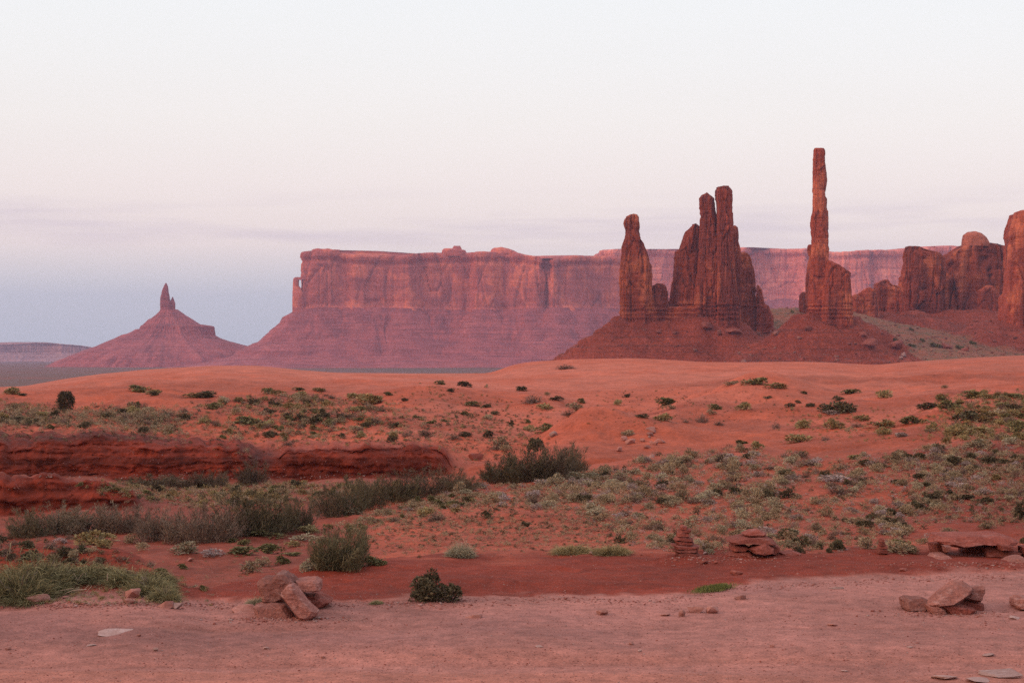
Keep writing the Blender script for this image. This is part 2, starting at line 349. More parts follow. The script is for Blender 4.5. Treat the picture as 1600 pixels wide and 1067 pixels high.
# soil mound at the road's edge that carries the grass
def mound(px, d, spx, sd, h):
    return h * np.exp(-((PX - px) / spx) ** 2 - ((TD - d) / sd) ** 2)
TZ += mound(40, 25.6, 95, 1.35, .40) + mound(170, 25.4, 75, 1.2, .30) + mound(250, 24.3, 40, .8, .12)
TZ += mound(675, 24.6, 45, .7, .07)
# lips on the near dunes
TZ += mound(1000, 124, 120, 8, 1.5) + mound(920, 130, 50, 6, 1.2) + mound(1190, 200, 85, 11, 2.6) + mound(1080, 180, 60, 10, 1.3) + mound(1360, 110, 120, 6, .5) + mound(1290, 170, 90, 9, .7) + mound(620, 190, 70, 16, .9) + mound(420, 205, 90, 14, .8) + mound(230, 190, 60, 12, .6) + mound(860, 176, 60, 9, .7) + mound(1540, 150, 90, 10, .8) + mound(1400, 215, 120, 14, .8) + mound(740, 150, 50, 8, .7)
TZ += sst(13.5, 14.5, KK) * (1 - sst(17.2, 18.4, KK)) * .80 * fbm(TX * .045, TY * .05, 0, 43, 4)
# ledges of the wash cliffs
WB, WG = np.zeros_like(TX), np.ones_like(TX); cm = cliff > .02; WB[cm], WG[cm] = worley(TX[cm] * .55 + .4 * noise(TX[cm] * .8, TZ[cm] * 2, 0, 75), TY[cm] * .3, TZ[cm] * 2.1, 73)
lay = fbm(TX * .12, TZ * 3.2, TY * .05, 61, 4)
TY = TY + cliff * (.20 * lay + .30 * fbm(TX * .35, TZ * .5, 0, 62) + 1.1 * np.abs(noise(TX * .16, TZ * .10, 0, 63)) + .25 * sst(.15, .5, noise(TX * .03, TZ * 1.6, 0, 66)) + .09 * WB - .10 * (1 - sst(0, .12, WG)) + .22 * fbm(TX * 1.6, TZ * 2.2, TY * .5, 65, 4))
rel = np.where(KK < 10.5, KK - 8, (KK - 11) / 2)
TY = TY + cliff * (.40 * sst(.50, .62, rel + .16 * fbm(TX * .25, 0, 0, 67, 4)) * (1 - sst(.70, .78, rel + .16 * fbm(TX * .25, 0, 0, 67, 4))) * sst(.0, .45, fbm(TX * .13, 0, 0, 68, 4)) - .16 * sst(.74, .80, rel) * (1 - sst(.9, 1.0, rel)) * sst(-.1, .4, fbm(TX * .3, TZ * 2, 0, 69)))
TZ = TZ + cliff * .10 * fbm(TX * 1.1, TY * .8, 0, 76, 3)
TX = TX + cliff * .12 * fbm(TX * .6, TZ * 1.5, TY * .3, 64)
# bedrock bands lying bare on the far flat
band = sst(15.75, 15.95, KK + .05 * fbm(TX * .1, TY * .05, 0, 71)) * (1 - sst(16.05, 16.2, KK)) * sst(870, 920, PX) * (1 - sst(1040, 1080, PX))
TZ += band * .25 * np.sign(noise(TX * .06, TY * .5, 0, 72)) * .6

def C3(r, g, b): return np.array([r, g, b])
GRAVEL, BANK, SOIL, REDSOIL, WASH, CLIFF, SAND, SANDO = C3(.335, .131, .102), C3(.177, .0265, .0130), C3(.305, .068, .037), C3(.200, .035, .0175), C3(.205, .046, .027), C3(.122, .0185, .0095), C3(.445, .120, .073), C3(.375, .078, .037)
def lerp(a, b, t): return a + (b - a) * t[..., None]
S = np.broadcast_to(SOIL, TD.shape + (3,)).copy()
n_big = fbm(TX * .05, TY * .05, 0, 81); n_mid = fbm(TX * .3, TY * .3, 0, 82)
S = lerp(S, REDSOIL, sst(1180, 1500, PX + 120 * n_big) * sst(5, 6, KK) * (1 - sst(9.6, 10.4, KK)))
S = lerp(S, C3(.22, .058, .036), sst(9.6, 10.2, KK) * (1 - sst(10.9, 11.2, KK)) * (1 - sst(640, 720, PX)))
S = lerp(S, WASH, (1 - sst(480, 620, PX)) * sst(4.6, 5.2, KK) * (1 - sst(9.4, 10.2, KK)))
S = lerp(S, REDSOIL, (1 - sst(260, 330, PX)) * sst(4.2, 4.5, KK) * (1 - sst(5.3, 5.8, KK)))
S = lerp(S, SAND, np.clip(sst(9.9, 10.6, KK), 0, 1) * sst(850, 930, PX))
S = lerp(S, SOIL * 1.1, sst(13, 13.6, KK) * (1 - sst(850, 930, PX)))
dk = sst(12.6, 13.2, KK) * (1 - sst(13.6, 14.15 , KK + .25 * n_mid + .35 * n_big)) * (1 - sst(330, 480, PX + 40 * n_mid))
MID = C3(.300, .068, .036)  # fresh orange mid-distance sand; some shade of camera-facing slopes is painted into it
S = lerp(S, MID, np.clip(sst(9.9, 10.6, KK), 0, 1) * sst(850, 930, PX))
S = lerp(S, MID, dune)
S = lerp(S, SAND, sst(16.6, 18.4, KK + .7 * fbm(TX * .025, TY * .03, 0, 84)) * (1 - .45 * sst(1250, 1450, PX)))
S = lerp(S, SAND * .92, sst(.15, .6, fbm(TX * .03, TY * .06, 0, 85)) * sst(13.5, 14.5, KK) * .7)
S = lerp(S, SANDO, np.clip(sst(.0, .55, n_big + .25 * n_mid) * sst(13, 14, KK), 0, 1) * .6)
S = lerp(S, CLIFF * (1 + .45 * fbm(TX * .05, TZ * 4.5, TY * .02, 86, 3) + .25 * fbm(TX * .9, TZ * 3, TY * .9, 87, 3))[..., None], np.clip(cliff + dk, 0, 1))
S = lerp(S, np.broadcast_to(C3(.20, .034, .02), S.shape), np.clip(band, 0, 1))
S = lerp(S, C3(.28, .060, .035), (1 - sst(.2, .9, np.abs(TK[:, None] - 13.4))) * sst(400, 480, PX) * (1 - sst(650, 720, PX)) * .8)
S = lerp(S, BANK, bank)
S = lerp(S, GRAVEL, gravel)
# browner, redder wheel tracks worn in the gravel
trk = gravel * np.clip(.5 + 1.2 * fbm(TX * .10, TD * 1.5, 0, 91), 0, 1) * (1 - sst(18.6, 20.5, TD))
S = lerp(S, C3(.345, .125, .088), trk * .9)
TR = np.zeros_like(TX)
for d0, ph in ((17.15, 0), (18.75, .4), (20.9, 2.0), (22.4, 2.3)):
    TR += np.exp(-((TD - d0 - .35 * np.sin(TX * .12 + ph) - .04 * TX * (ph > 1)) / .17) ** 2)
TR *= gravel * np.clip(.55 + fbm(TX * .35, TD * 1.2, 0, 92), 0, 1)
TZ -= .03 * TR
S = lerp(S, C3(.30, .115, .088), np.clip(TR, 0, 1) * .9)
S = lerp(S, C3(.225, .094, .082), gravel * (.35 + .55 * sst(-.1, .7, fbm(TX * .28, TD * .6, 0, 93))) * .8 * sst(18.5, 21, TD))
S *= (1 + .10 * n_mid + .06 * n_big)[..., None]
ALPHA = np.clip(.25 + .75 * gravel + .6 * bank - .22 * dune, 0, 1)

# visibility table used to stand things on the ground
SY = HY - (TZ - CAM_H) / TY * F
RUN = np.minimum.accumulate(SY, axis=0)
def hit(px, py):
    """point of the ground that the pixel shows"""
    j = float(np.interp(px, pxs, np.arange(len(pxs)))); j0 = min(int(j), len(pxs) - 2); t = j - j0
    jj = j0 if t < .5 else j0 + 1
    col = RUN[:, jj]; i = int(np.searchsorted(-col, -py)); i = max(1, min(i, len(col) - 1))
    a, b = col[i - 1], col[i]; u = 0 if a == b else min(max((a - py) / (a - b), 0), 1)
    d = TY[i - 1, jj] + (TY[i, jj] - TY[i - 1, jj]) * u; z = TZ[i - 1, jj] + (TZ[i, jj] - TZ[i - 1, jj]) * u
    return ((px - CX) / F * d, d, z)
def ground_z(px, d):
    jj = int(np.argmin(np.abs(pxs - px))); return float(np.interp(d, TD[:, jj], TZ[:, jj]))

nr, nc = TD.shape
idx = np.arange(nr * nc).reshape(nr, nc)
quads = np.stack([idx[:-1, :-1], idx[:-1, 1:], idx[1:, 1:], idx[1:, :-1]], -1)
V_all = np.stack([TX, TY, TZ], -1).reshape(-1, 3)
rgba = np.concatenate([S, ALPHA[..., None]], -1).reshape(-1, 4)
cen = lambda A: .25 * (A[:-1, :-1] + A[:-1, 1:] + A[1:, 1:] + A[1:, :-1])
is_road = cen(gravel) > .5; is_dune = (cen(KK) > 16.7) & ~((cen(PX) < 45))
def sub_sheet(name, mask):
    q = quads[mask]; u, inv = np.unique(q.ravel(), return_inverse=True)
    me = np_mesh(name, V_all[u], inv.reshape(-1, 4))
    at_ = me.color_attributes.new('soil', 'FLOAT_COLOR', 'POINT'); at_.data.foreach_set('color', rgba[u].astype(np.float32).ravel())
    o = link(name, me, MAT['ground'], smooth=True); o['kind'] = 'structure'; return o
tag(sub_sheet('gravel_road', is_road), 'pinkish grey gravel road in the foreground')
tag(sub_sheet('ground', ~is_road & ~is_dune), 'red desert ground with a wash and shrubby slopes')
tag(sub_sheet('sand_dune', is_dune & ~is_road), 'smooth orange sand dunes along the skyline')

# ---------------------------------------------------------------- the valley floor, to the horizon
def plain():
    a = np.concatenate([-np.geomspace(12500, 300, 60), np.linspace(-280, 280, 9), np.geomspace(300, 12500, 60)])
    X, Y = np.meshgrid(a, a); Zp = -20 + 1.2 * fbm(X * .004, Y * .004, 0, 5, 3)
    n = len(a); i = np.arange(n * n).reshape(n, n); q = np.stack([i[:-1, :-1], i[:-1, 1:], i[1:, 1:], i[1:, :-1]], -1).reshape(-1, 4)
    me = np_mesh('valley_floor', np.stack([X, Y, Zp], -1).reshape(-1, 3), q)
    k = NT('valley_floor_scrub'); c = k.coord()
    n1 = k.noise(c, .0035, 5, .6); n2 = k.noise(c, .06, 5, .7)
    col = k.mix(k.rng(n1, .42, .6), (.125, .066, .052), (.185, .062, .048)); col = k.mix(k.rng(n2, .5, .62, 0, .75), col, (.07, .060, .045))
    o = link('valley_floor', me, k.out(col), smooth=True); o['kind'] = 'structure'; o['label'] = 'scrubby valley floor far below the dunes'
plain()
# ---------------------------------------------------------------- rock formations
def cv(ox, oy, s): return lambda pts: [(ox + u * s, oy + v * s) for u, v in pts]
za, zb, zc = cv(860, 220, .3375), cv(1000, 280, .28125), cv(1240, 300, .28125)

def ring_mesh(name, rings, cap=True):
    """closed rings of equal length, bottom to top, joined by quads; the top is closed by shrinking rings"""
    m, n = len(rings), len(rings[0]); V = np.concatenate(rings)
    i = np.arange(m * n).reshape(m, n); a, b = i[:-1], i[1:]
    q = np.stack([a, np.roll(a, -1, 1), np.roll(b, -1, 1), b], -1).reshape(-1, 4)
    fs = [q]
    if cap:
        c = V[-n:].mean(0); V = np.concatenate([V, [c]]); k = len(V) - 1; t = i[-1]
        fs.append(np.stack([t, np.roll(t, -1), np.full(n, k)], -1))
    return np_mesh(name, V, fs)

def spire(name, left, right, Y, dr=.8, mat='spire', n=150, step=.9, seed=0, sq=3.3, foot=12, rough=1.0, dy=0.0, ledge=None, round_top=.35):
    """a rock tower whose two flanks are given as picture outlines at distance Y; it is dr times as deep as wide"""
    L = sorted([(p[1], p[0]) for p in left]); Rr = sorted([(p[1], p[0]) for p in right])
    ytop, ybot = max(L[0][0], Rr[0][0]) , max(L[-1][0], Rr[-1][0])
    ztop, zbot = CAM_H + (HY - ytop) / F * Y, CAM_H + (HY - ybot) / F * Y
    zs = np.arange(zbot - foot, ztop - .01, step)
    zs = np.concatenate([zs, [ztop]])
    py = HY - (zs - CAM_H) * F / Y
    xl = (np.interp(py, [p[0] for p in L], [p[1] for p in L]) - CX) / F * Y
    xr = (np.interp(py, [p[0] for p in Rr], [p[1] for p in Rr]) - CX) / F * Y
    c, hw = (xl + xr) / 2, np.maximum((xr - xl) / 2, .3)
    wmax = np.percentile(hw, 80)
    hd = dr * (hw * .6 + .4 * wmax) 
    hd = np.minimum(hd, hw * 3)
    th = np.arange(n) / n * 2 * np.pi
    rings = []
    e = 2.0 / sq
    cx_, sy_ = np.sign(np.cos(th)) * np.abs(np.cos(th)) ** e, np.sign(np.sin(th)) * np.abs(np.sin(th)) ** e
    Xg = c[:, None] + hw[:, None] * cx_; Yg = Y + dy + hd[:, None] * sy_; Zg = np.broadcast_to(zs[:, None], Xg.shape).copy()
    sc = wmax
    # vertical joints, blocky beds and roughness, pushed along the outward direction
    bv, bg = worley(Xg / (.52 * sc) + .12 * noise(Zg / sc, Xg / sc, 0, seed), Yg / (.52 * sc), Zg / (2.6 * sc), seed + 21); bv2, bg2 = worley(Xg / (.75 * sc), Yg / (.75 * sc), Zg / (.30 * sc) + .25 * noise(Xg / sc, Yg / sc, 0, seed + 2), seed + 27)
    fl = np.abs(fbm(Xg / (.55 * sc), Yg / (.55 * sc), Zg / (6 * sc), seed, 3)); fl2 = np.abs(noise(Xg / (.22 * sc), Yg / (.22 * sc), Zg / (3 * sc), seed + 3))
    bed = fbm(Xg / (3.0 * sc), Yg / (3.0 * sc), Zg / (.30 * sc), seed + 5, 3); gr = fbm(Xg / (.25 * sc), Yg / (.25 * sc), Zg / (.3 * sc), seed + 7, 3)
    disp = rough * sc * (-.16 * np.clip(.22 - fl, 0, 1) / .22 * .6 - .08 * np.clip(.18 - fl2, 0, 1) / .18 + .03 * bed + .022 * gr + .10 * bv - .13 * (1 - sst(.0, .06, bg)) + .022 * bv2 - .018 * (1 - sst(.0, .08, bg2)))
    if ledge:
        zl0, zl1, amp = ledge; t = (Zg - zl0) / (zl1 - zl0); inb = (t > 0) & (t < 1)
        saw = np.mod(t * 4 + .15 * noise(Xg / sc, Yg / sc, 0, seed + 9), 1); disp = disp + np.where(inb, amp * (saw - .6) * 1.4, 0)
    nx, ny = np.cos(th), np.sin(th)
    side = 1 - .40 * np.abs(nx) ** 6          # the traced flanks keep their line a little better than the faces
    Xg = Xg + disp * nx * side; Yg = Yg + disp * ny
    Zg = Zg + .05 * sc * fbm(Xg / (.5 * sc), Yg / (.5 * sc), 0, seed + 11, 2) * sst(.7, 1, (Zg - zbot) / max(ztop - zbot, 1))
    rings = list(np.stack([Xg, Yg, Zg], -1))
    top = rings[-1]; cen_ = top.mean(0)
    for f, up in ((.82, .25), (.55, .6), (.25, .85)):
        r = cen_ + (top - cen_) * f; r[:, 2] += up * round_top * hw[-1]; rings.append(r)
    me = ring_mesh(name, rings)
    return link(name, me, MAT[mat], smooth=False)

def thing(o, label, cat, group=None): return tag(o, label, cat, group, 'thing')
SP = 'rock spires and buttes above the dunes'
zpx = lambda y, Y: CAM_H + (HY - y) / F * Y
# head-topped spire and the knob at its foot
o = spire('rock_spire', za([(378, 341), (355, 346), (343, 360), (340, 385), (344, 405), (348, 430), (337, 465), (329, 490), (330, 520), (323, 570), (320, 650), (322, 740), (324, 840)]),
          za([(392, 341), (408, 347), (412, 362), (411, 400), (408, 425), (416, 450), (432, 478), (441, 500), (457, 555), (466, 590), (467, 680), (468, 760), (474, 840)]), 1200, .85, seed=3, ledge=(zpx(502, 1200), zpx(474, 1200), 1.2))
thing(o, 'dark red spire with a rounded head on a narrow neck, beside the big fin cluster', 'rock spire', SP)
o = spire('rock_outcrop', za([(490, 664), (472, 672), (464, 690), (463, 760), (440, 840)]), za([(512, 663), (530, 672), (541, 700), (547, 745), (560, 840)]), 1205, .9, seed=5, step=.6, ledge=(zpx(502, 1200), zpx(474, 1200), 1.0))
thing(o, 'low square knob at the foot of the head-topped spire', 'rock knob', SP)
# fin cluster
Lz = (zpx(502, 1195), zpx(474, 1195), 1.6)
o = spire('rock_fin', zb([(303, 247), (290, 250), (276, 280), (255, 290), (240, 320), (223, 370), (218, 393), (196, 400), (190, 440), (186, 520), (190, 600), (192, 690), (188, 790)]),
          zb([(315, 247), (332, 258), (345, 300), (352, 420), (352, 790)]), 1208, .9, seed=11, ledge=Lz, sq=2.8)
thing(o, 'stepped red fin leaning against the tall double tower, on the side of the head-topped spire', 'rock fin', SP)
o = spire('rock_fin', zb([(176, 572), (168, 640), (160, 690), (156, 790)]), zb([(188, 572), (200, 640), (215, 790)]), 1212, .9, seed=13, step=.6, n=60)
thing(o, 'thin low fin in shade at the outer foot of the stepped red fin', 'rock fin', SP)
o = spire('rock_tower', zb([(368, 76), (350, 86), (332, 105), (328, 150), (337, 176), (333, 250), (330, 350), (316, 480), (302, 600), (300, 790)]),
          zb([(374, 76), (398, 95), (416, 110), (424, 180), (440, 300), (452, 500), (458, 790)]), 1198, .9, seed=17, ledge=Lz, sq=2.7)
thing(o, 'tower with a pale rounded top, slightly lower half of the double tower', 'rock tower', SP)
o = spire('rock_tower', zb([(455, 41), (426, 43), (428, 56), (420, 70), (419, 110), (424, 140), (428, 250), (425, 400), (425, 600), (420, 790)]),
          zb([(492, 41), (500, 48), (512, 70), (512, 150), (510, 182), (516, 190), (516, 260), (522, 400), (540, 600), (550, 700), (551, 790)]), 1190, .9, seed=19, ledge=Lz, round_top=.1, sq=2.7)
thing(o, 'tallest tower of the fin cluster, flat topped with an overhanging corner', 'rock tower', SP)
o = spire('rock_pillar', zb([(470, 560), (458, 590), (452, 680), (450, 790)]), zb([(500, 560), (520, 590), (528, 680), (530, 790)]), 1189, .9, seed=23, n=70, step=.7, ledge=Lz)
thing(o, 'stack of orange rounded blocks at the front foot of the double tower', 'rock pillar', SP)
o = spire('rock_fin', zb([(522, 258), (512, 270), (512, 400), (505, 790)]), zb([(530, 258), (541, 268), (547, 310), (545, 350), (560, 390), (562, 480), (560, 600), (564, 790)]), 1211, .9, seed=29, sq=2.7)
thing(o, 'narrow shoulder fin standing close against the tallest tower', 'rock fin', SP)
o = spire('rock_butte', zb([(568, 405), (556, 410), (550, 500), (545, 790)]), zb([(580, 405), (601, 415), (615, 440), (628, 490), (640, 560), (644, 600), (641, 640), (656, 725), (662, 790)]), 1234, .8, seed=31, sq=2.8)
thing(o, 'sloping red butte behind the narrow shoulder fin', 'butte', SP)
o = spire('rock_finger', zb([(652, 588), (648, 600), (645, 720), (645, 760)]), zb([(660, 588), (672, 612), (680, 640), (690, 690), (712, 705), (740, 760)]), 1228, .8, seed=37, n=60, step=.5)
thing(o, 'small pointed finger at the outer end of the fin cluster', 'rock finger', SP)
# ledge that carries the head-topped spire and the fins
o = spire('rock_ledge', za([(340, 765), (326, 790), (322, 845)]), za([(860, 768), (872, 800), (876, 845)]), 1202, .18, seed=41, n=240, step=.4, rough=.10, sq=4, ledge=Lz, round_top=.02)
thing(o, 'long layered ledge under the head-topped spire and the fin cluster', 'rock ledge', SP)
# the thin pole and its companions
Lt = (zpx(500, 1170), zpx(476, 1170), 1.5)
o = spire('rock_pole', za([(1224, 35), (1219, 45), (1218, 60), (1218, 150), (1215, 240), (1212, 320), (1208, 360), (1204, 405), (1209, 432), (1206, 480), (1201, 550), (1196, 640), (1186, 720), (1188, 780), (1187, 830)]),
          za([(1266, 36), (1272, 45), (1272, 62), (1267, 98), (1275, 140), (1279, 185), (1272, 228), (1270, 258), (1279, 270), (1276, 310), (1284, 330), (1284, 400), (1288, 440), (1288, 500), (1286, 550), (1290, 620), (1285, 720), (1300, 830)]), 1170, .85, seed=43, n=110, step=.6, ledge=Lt, round_top=.03, rough=.8)
thing(o, 'very thin tall pole of red rock, highest point on the skyline', 'rock pole', SP)
o = spire('rock_fin', za([(1194, 482), (1189, 490), (1188, 520), (1199, 540), (1190, 570), (1182, 640), (1182, 720), (1186, 830)]), za([(1206, 478), (1215, 500), (1225, 600), (1230, 830)]), 1176, .9, seed=47, n=60, step=.7, ledge=Lt)
thing(o, 'slim dark flake clinging to the foot of the very thin pole', 'rock fin', SP)
o = spire('rock_block', za([(1284, 556), (1275, 580), (1262, 650), (1252, 700), (1250, 830)]), za([(1296, 554), (1332, 575), (1365, 590), (1385, 612), (1389, 680), (1396, 740), (1398, 830)]), 1166, .9, seed=53, ledge=Lt)
thing(o, 'broad blocky shoulder of rock against the very thin pole', 'rock shoulder', SP)
o = spire('rock_outcrop', za([(1165, 702), (1152, 715), (1150, 785), (1150, 800)]), za([(1178, 698), (1186, 712), (1188, 785), (1190, 800)]), 1290, .9, seed=59, n=60, step=.6)
thing(o, 'rounded knob just behind the thin pole, over the grassy saddle', 'rock knob', SP)
# ridge and buttes beyond the thin pole
o = spire('rock_outcrop', zc([(335, 570), (322, 580), (318, 690), (316, 720)]), zc([(352, 570), (386, 590), (402, 660), (410, 720)]), 1330, .8, seed=61, n=70, step=.7)
thing(o, 'round-shouldered knob next to the broad blocky shoulder', 'rock knob', SP)
o = spire('rock_outcrop', zc([(402, 536), (380, 548), (358, 566), (360, 690), (356, 720)]), zc([(428, 530), (452, 545), (468, 600), (478, 720)]), 1360, .8, seed=67, n=70, step=.7)
thing(o, 'dome-backed knob in the middle of the low ridge', 'rock knob', SP)
o = spire('rock_outcrop', zc([(500, 487), (480, 495), (449, 513), (448, 560), (455, 690), (450, 720)]), zc([(515, 485), (540, 515), (576, 525), (600, 558), (612, 690), (618, 720)]), 1385, .6, seed=71, n=80, step=.7)
thing(o, 'pointed knob of the low ridge beside the flat-topped butte', 'rock knob', SP)
o = spire('rock_butte', zc([(640, 302), (622, 306), (612, 340), (600, 440), (590, 520), (586, 560), (598, 690), (596, 730)]), zc([(692, 300), (722, 315), (790, 330), (812, 342), (834, 365), (838, 400), (838, 480), (832, 600), (835, 730)]), 1430, .7, seed=73, round_top=.05)
thing(o, 'flat-topped red butte with a notched outer edge, at the end of the low ridge', 'butte', SP)
bt = spire('rock_butte', zc([(950, 285), (925, 290), (898, 305), (868, 330), (845, 365), (825, 430), (792, 470), (765, 560), (738, 690), (734, 740)]), zc([(1090, 277), (1130, 262), (1180, 268), (1215, 300), (1230, 500), (1230, 740)]), 1470, .55, seed=79, n=150, round_top=.02)
thing(bt, 'wide rounded butte capped by a pale dome', 'butte', SP)
dm = spire('dome', zc([(985, 221), (968, 224), (942, 240), (937, 262), (934, 290)]), zc([(1008, 219), (1042, 229), (1070, 253), (1086, 280), (1088, 290)]), 1462, .8, mat='dome', seed=83, n=70, step=.5, foot=2, rough=.15, sq=2.1, round_top=.25)
dm.parent = bt; dm['label'] = 'pale smooth dome on top'
o = spire('rock_mound', zc([(1065, 524), (1040, 535), (1000, 562), (962, 620), (945, 690), (940, 730)]), zc([(1110, 520), (1140, 560), (1165, 620), (1180, 690), (1185, 730)]), 1440, .5, seed=89, n=100, sq=2.2, rough=.5)
thing(o, 'rounded swirling bulge of rock at the foot of the domed butte', 'rock bulge', SP)
o = spire('rock_wall', zc([(1240, 109), (1224, 113), (1215, 150), (1200, 190), (1186, 235), (1189, 290), (1185, 400), (1175, 520), (1166, 640), (1160, 760)]), zc([(1290, 98), (1350, 90), (1500, 100), (1540, 300), (1580, 760)]), 1280, .9, seed=97, n=150, round_top=.03, rough=.7)
thing(o, 'tall dark rock wall cut off by the edge of the view', 'rock wall', SP)

# talus aprons under the spires
def apron(p, x0, x1, y, zt, slope, r0, conc=.0):
    X, Y = p; xa, xb = (x0 - CX) / F * y, (x1 - CX) / F * y
    dx = np.maximum(np.maximum(xa - X, X - xb), 0); dy = np.abs(Y - y)
    r = np.maximum(np.sqrt(dx * dx + dy * dy) - r0, 0)
    r2 = np.minimum(r, slope / (2 * conc + 1e-9)); return zt - slope * r2 + conc * r2 * r2 - .02 * (r - r2)
def talus():
    xs = np.concatenate([np.arange(-40, 640, 2.0)]); ys = np.concatenate([np.arange(1010, 1260, 1.8), np.arange(1260, 1700, 4.5), np.arange(1700, 2100, 20)])
    X, Y = np.meshgrid(xs, ys)
    wob = fbm(X * .03, Y * .03, 0, 201, 5)
    Xw, Yw = X + 6 * wob, Y + 8 * fbm(X * .02, Y * .02, 0, 202, 3)
    a1 = apron((Xw, Yw), 974, 1132, 1202, zpx(498, 1202), .74, 8, .0012)
    a2 = apron((Xw, Yw), 1266, 1328, 1170, zpx(496, 1170), .86, 8, .0022)
    a3 = apron((Xw, Yw), 1185, 1700, 1500, zpx(487, 1500), .155, 0, .00003) - .5 * np.maximum(150 - X, 0)
    a4 = apron((Xw, Yw), 1330, 1420, 1372, zpx(488, 1372), .40, 12, .0004)
    a5 = apron((Xw, Yw), 1168, 1252, 1330, zpx(484, 1330), .27, 30, .0003) - .5 * np.maximum(150 - X, 0)
    a6 = apron((Xw, Yw), 1572, 1720, 1285, zpx(505, 1285), .45, 24, .0005)
    a7 = apron((Xw, Yw), 1408, 1570, 1450, zpx(488, 1450), .38, 34, .0005)
    A = np.stack([a1, a2, a3, a4, a5, a6, a7]); k = 1.6
    Zt = np.log(np.exp(np.clip(A / k, -60, 60)).sum(0)) * k
    red = np.maximum.reduce([a1, a2, a4, a6, a7]) - np.maximum(a3, a5) + 60 * (1 - sst(1190, 1240, Y + 20 * wob)) * (X < 270) + 60 * (X < 120)
    rm = sst(-3, 3, red + 2.2 * fbm(X * .05, Y * .05, 0, 203))
    # thin ledges and gullies
    led = np.round(Zt / 5.5 + .35 * fbm(X * .015, Y * .015, 0, 204)) - (Zt / 5.5)
    Zt = Zt + rm * (4.6 * np.clip(led, -.24, .24) * sst(-.2, .4, fbm(X * .02, Y * .02, 0, 208, 3)) + 1.5 * fbm(X * .06, Y * .06, 0, 205, 4) + .9 * np.abs(noise(X * .09, Y * .02, 0, 209))) + .9 * fbm(X * .14, Y * .14, 0, 206, 4)
    Zt = np.maximum(Zt, -30)
    n, m = X.shape; i = np.arange(n * m).reshape(n, m); q = np.stack([i[:-1, :-1], i[:-1, 1:], i[1:, 1:], i[1:, :-1]], -1).reshape(-1, 4)
    keep = (Zt.reshape(-1)[q].max(1) > -22); q = q[keep]
    me = np_mesh('talus_hill', np.stack([X, Y, Zt], -1).reshape(-1, 3), q)
    ca = me.color_attributes.new('soil', 'FLOAT_COLOR', 'POINT'); z4 = np.ones((n * m, 4), np.float32); z4[:, 0] = rm.ravel(); ca.data.foreach_set('color', z4.ravel())
    kk = NT('red_talus'); a = kk.n('ShaderNodeVertexColor', layer_name='soil'); s = kk.n('ShaderNodeSeparateColor'); kk.l(a.outputs['Color'], s.inputs[0])
    c = kk.coord(); n1 = kk.noise(c, .05, 5, .65); n2 = kk.noise(c, .45, 5, .7); n3 = kk.noise(kk.coord((.01, .01, .6)), 1.0, 4, .6)
    reds = kk.mix(kk.rng(n1, .35, .65), (.178, .032, .018), (.250, .048, .027)); reds = kk.mix(kk.rng(n3, .52, .66, 0, .7), reds, (.105, .026, .019))
    reds = kk.mix(kk.rng(n2, .62, .70, 0, .6), reds, (.34, .10, .07))
    veg = kk.mix(kk.rng(n1, .4, .62), (.25, .083, .050), (.185, .092, .052)); n4 = kk.noise(c, .22, 3, .6); veg = kk.mix(kk.rng(n4, .56, .62, 0, .75), veg, (.085, .078, .045))
    col = kk.scale(kk.mix(s.outputs[0], veg, reds), kk.rng(n2, .3, .7, .62, 1.38))
    kk.bump(n2, .8, 1.2)
    o = link('talus_hill', me, kk.out(col), smooth=True); o['kind'] = 'structure'; o['label'] = 'red talus slopes and scrubby valley under the rock spires'
    return X, Y, Zt
TLX, TLY, TLZ = talus()
def talus_hit(px, py):
    best = None
    for d in np.arange(1020, 1560, 2.0):
        x = (px - CX) / F * d; i = int(np.searchsorted(TLY[:, 0], d)); j = int(round((x + 40) / 2.0))
        if not (0 <= j < TLX.shape[1]) or i >= len(TLY): continue
        if HY - (TLZ[i, j] - CAM_H) * F / d <= py: return (x, d, float(TLZ[i, j]))
    return None

# ---------------------------------------------------------------- mesas
def mesa_plan(front, back_y, n_front, n_side, n_back, rc):
    """closed plan counter-clockwise seen from above: front from left to right, then the back; corners rounded by rc"""
    P = [(front[0][0], back_y), *front, (front[-1][0], back_y)]
    P = np.array(P, float)
    seg = np.linalg.norm(np.diff(np.vstack([P, P[:1]]), axis=0), axis=1)
    pts = []
    for a, b, s in zip(P, np.roll(P, -1, 0), seg):
        k = max(2, int(s / (2.6 if max(a[1], b[1]) < back_y else 14)))
        pts.append(a + (b - a) * (np.arange(k) / k)[:, None])
    Q = np.concatenate(pts)
    for _ in range(rc):
        Q = .25 * np.roll(Q, 1, 0) + .5 * Q + .25 * np.roll(Q, -1, 0)
    return Q

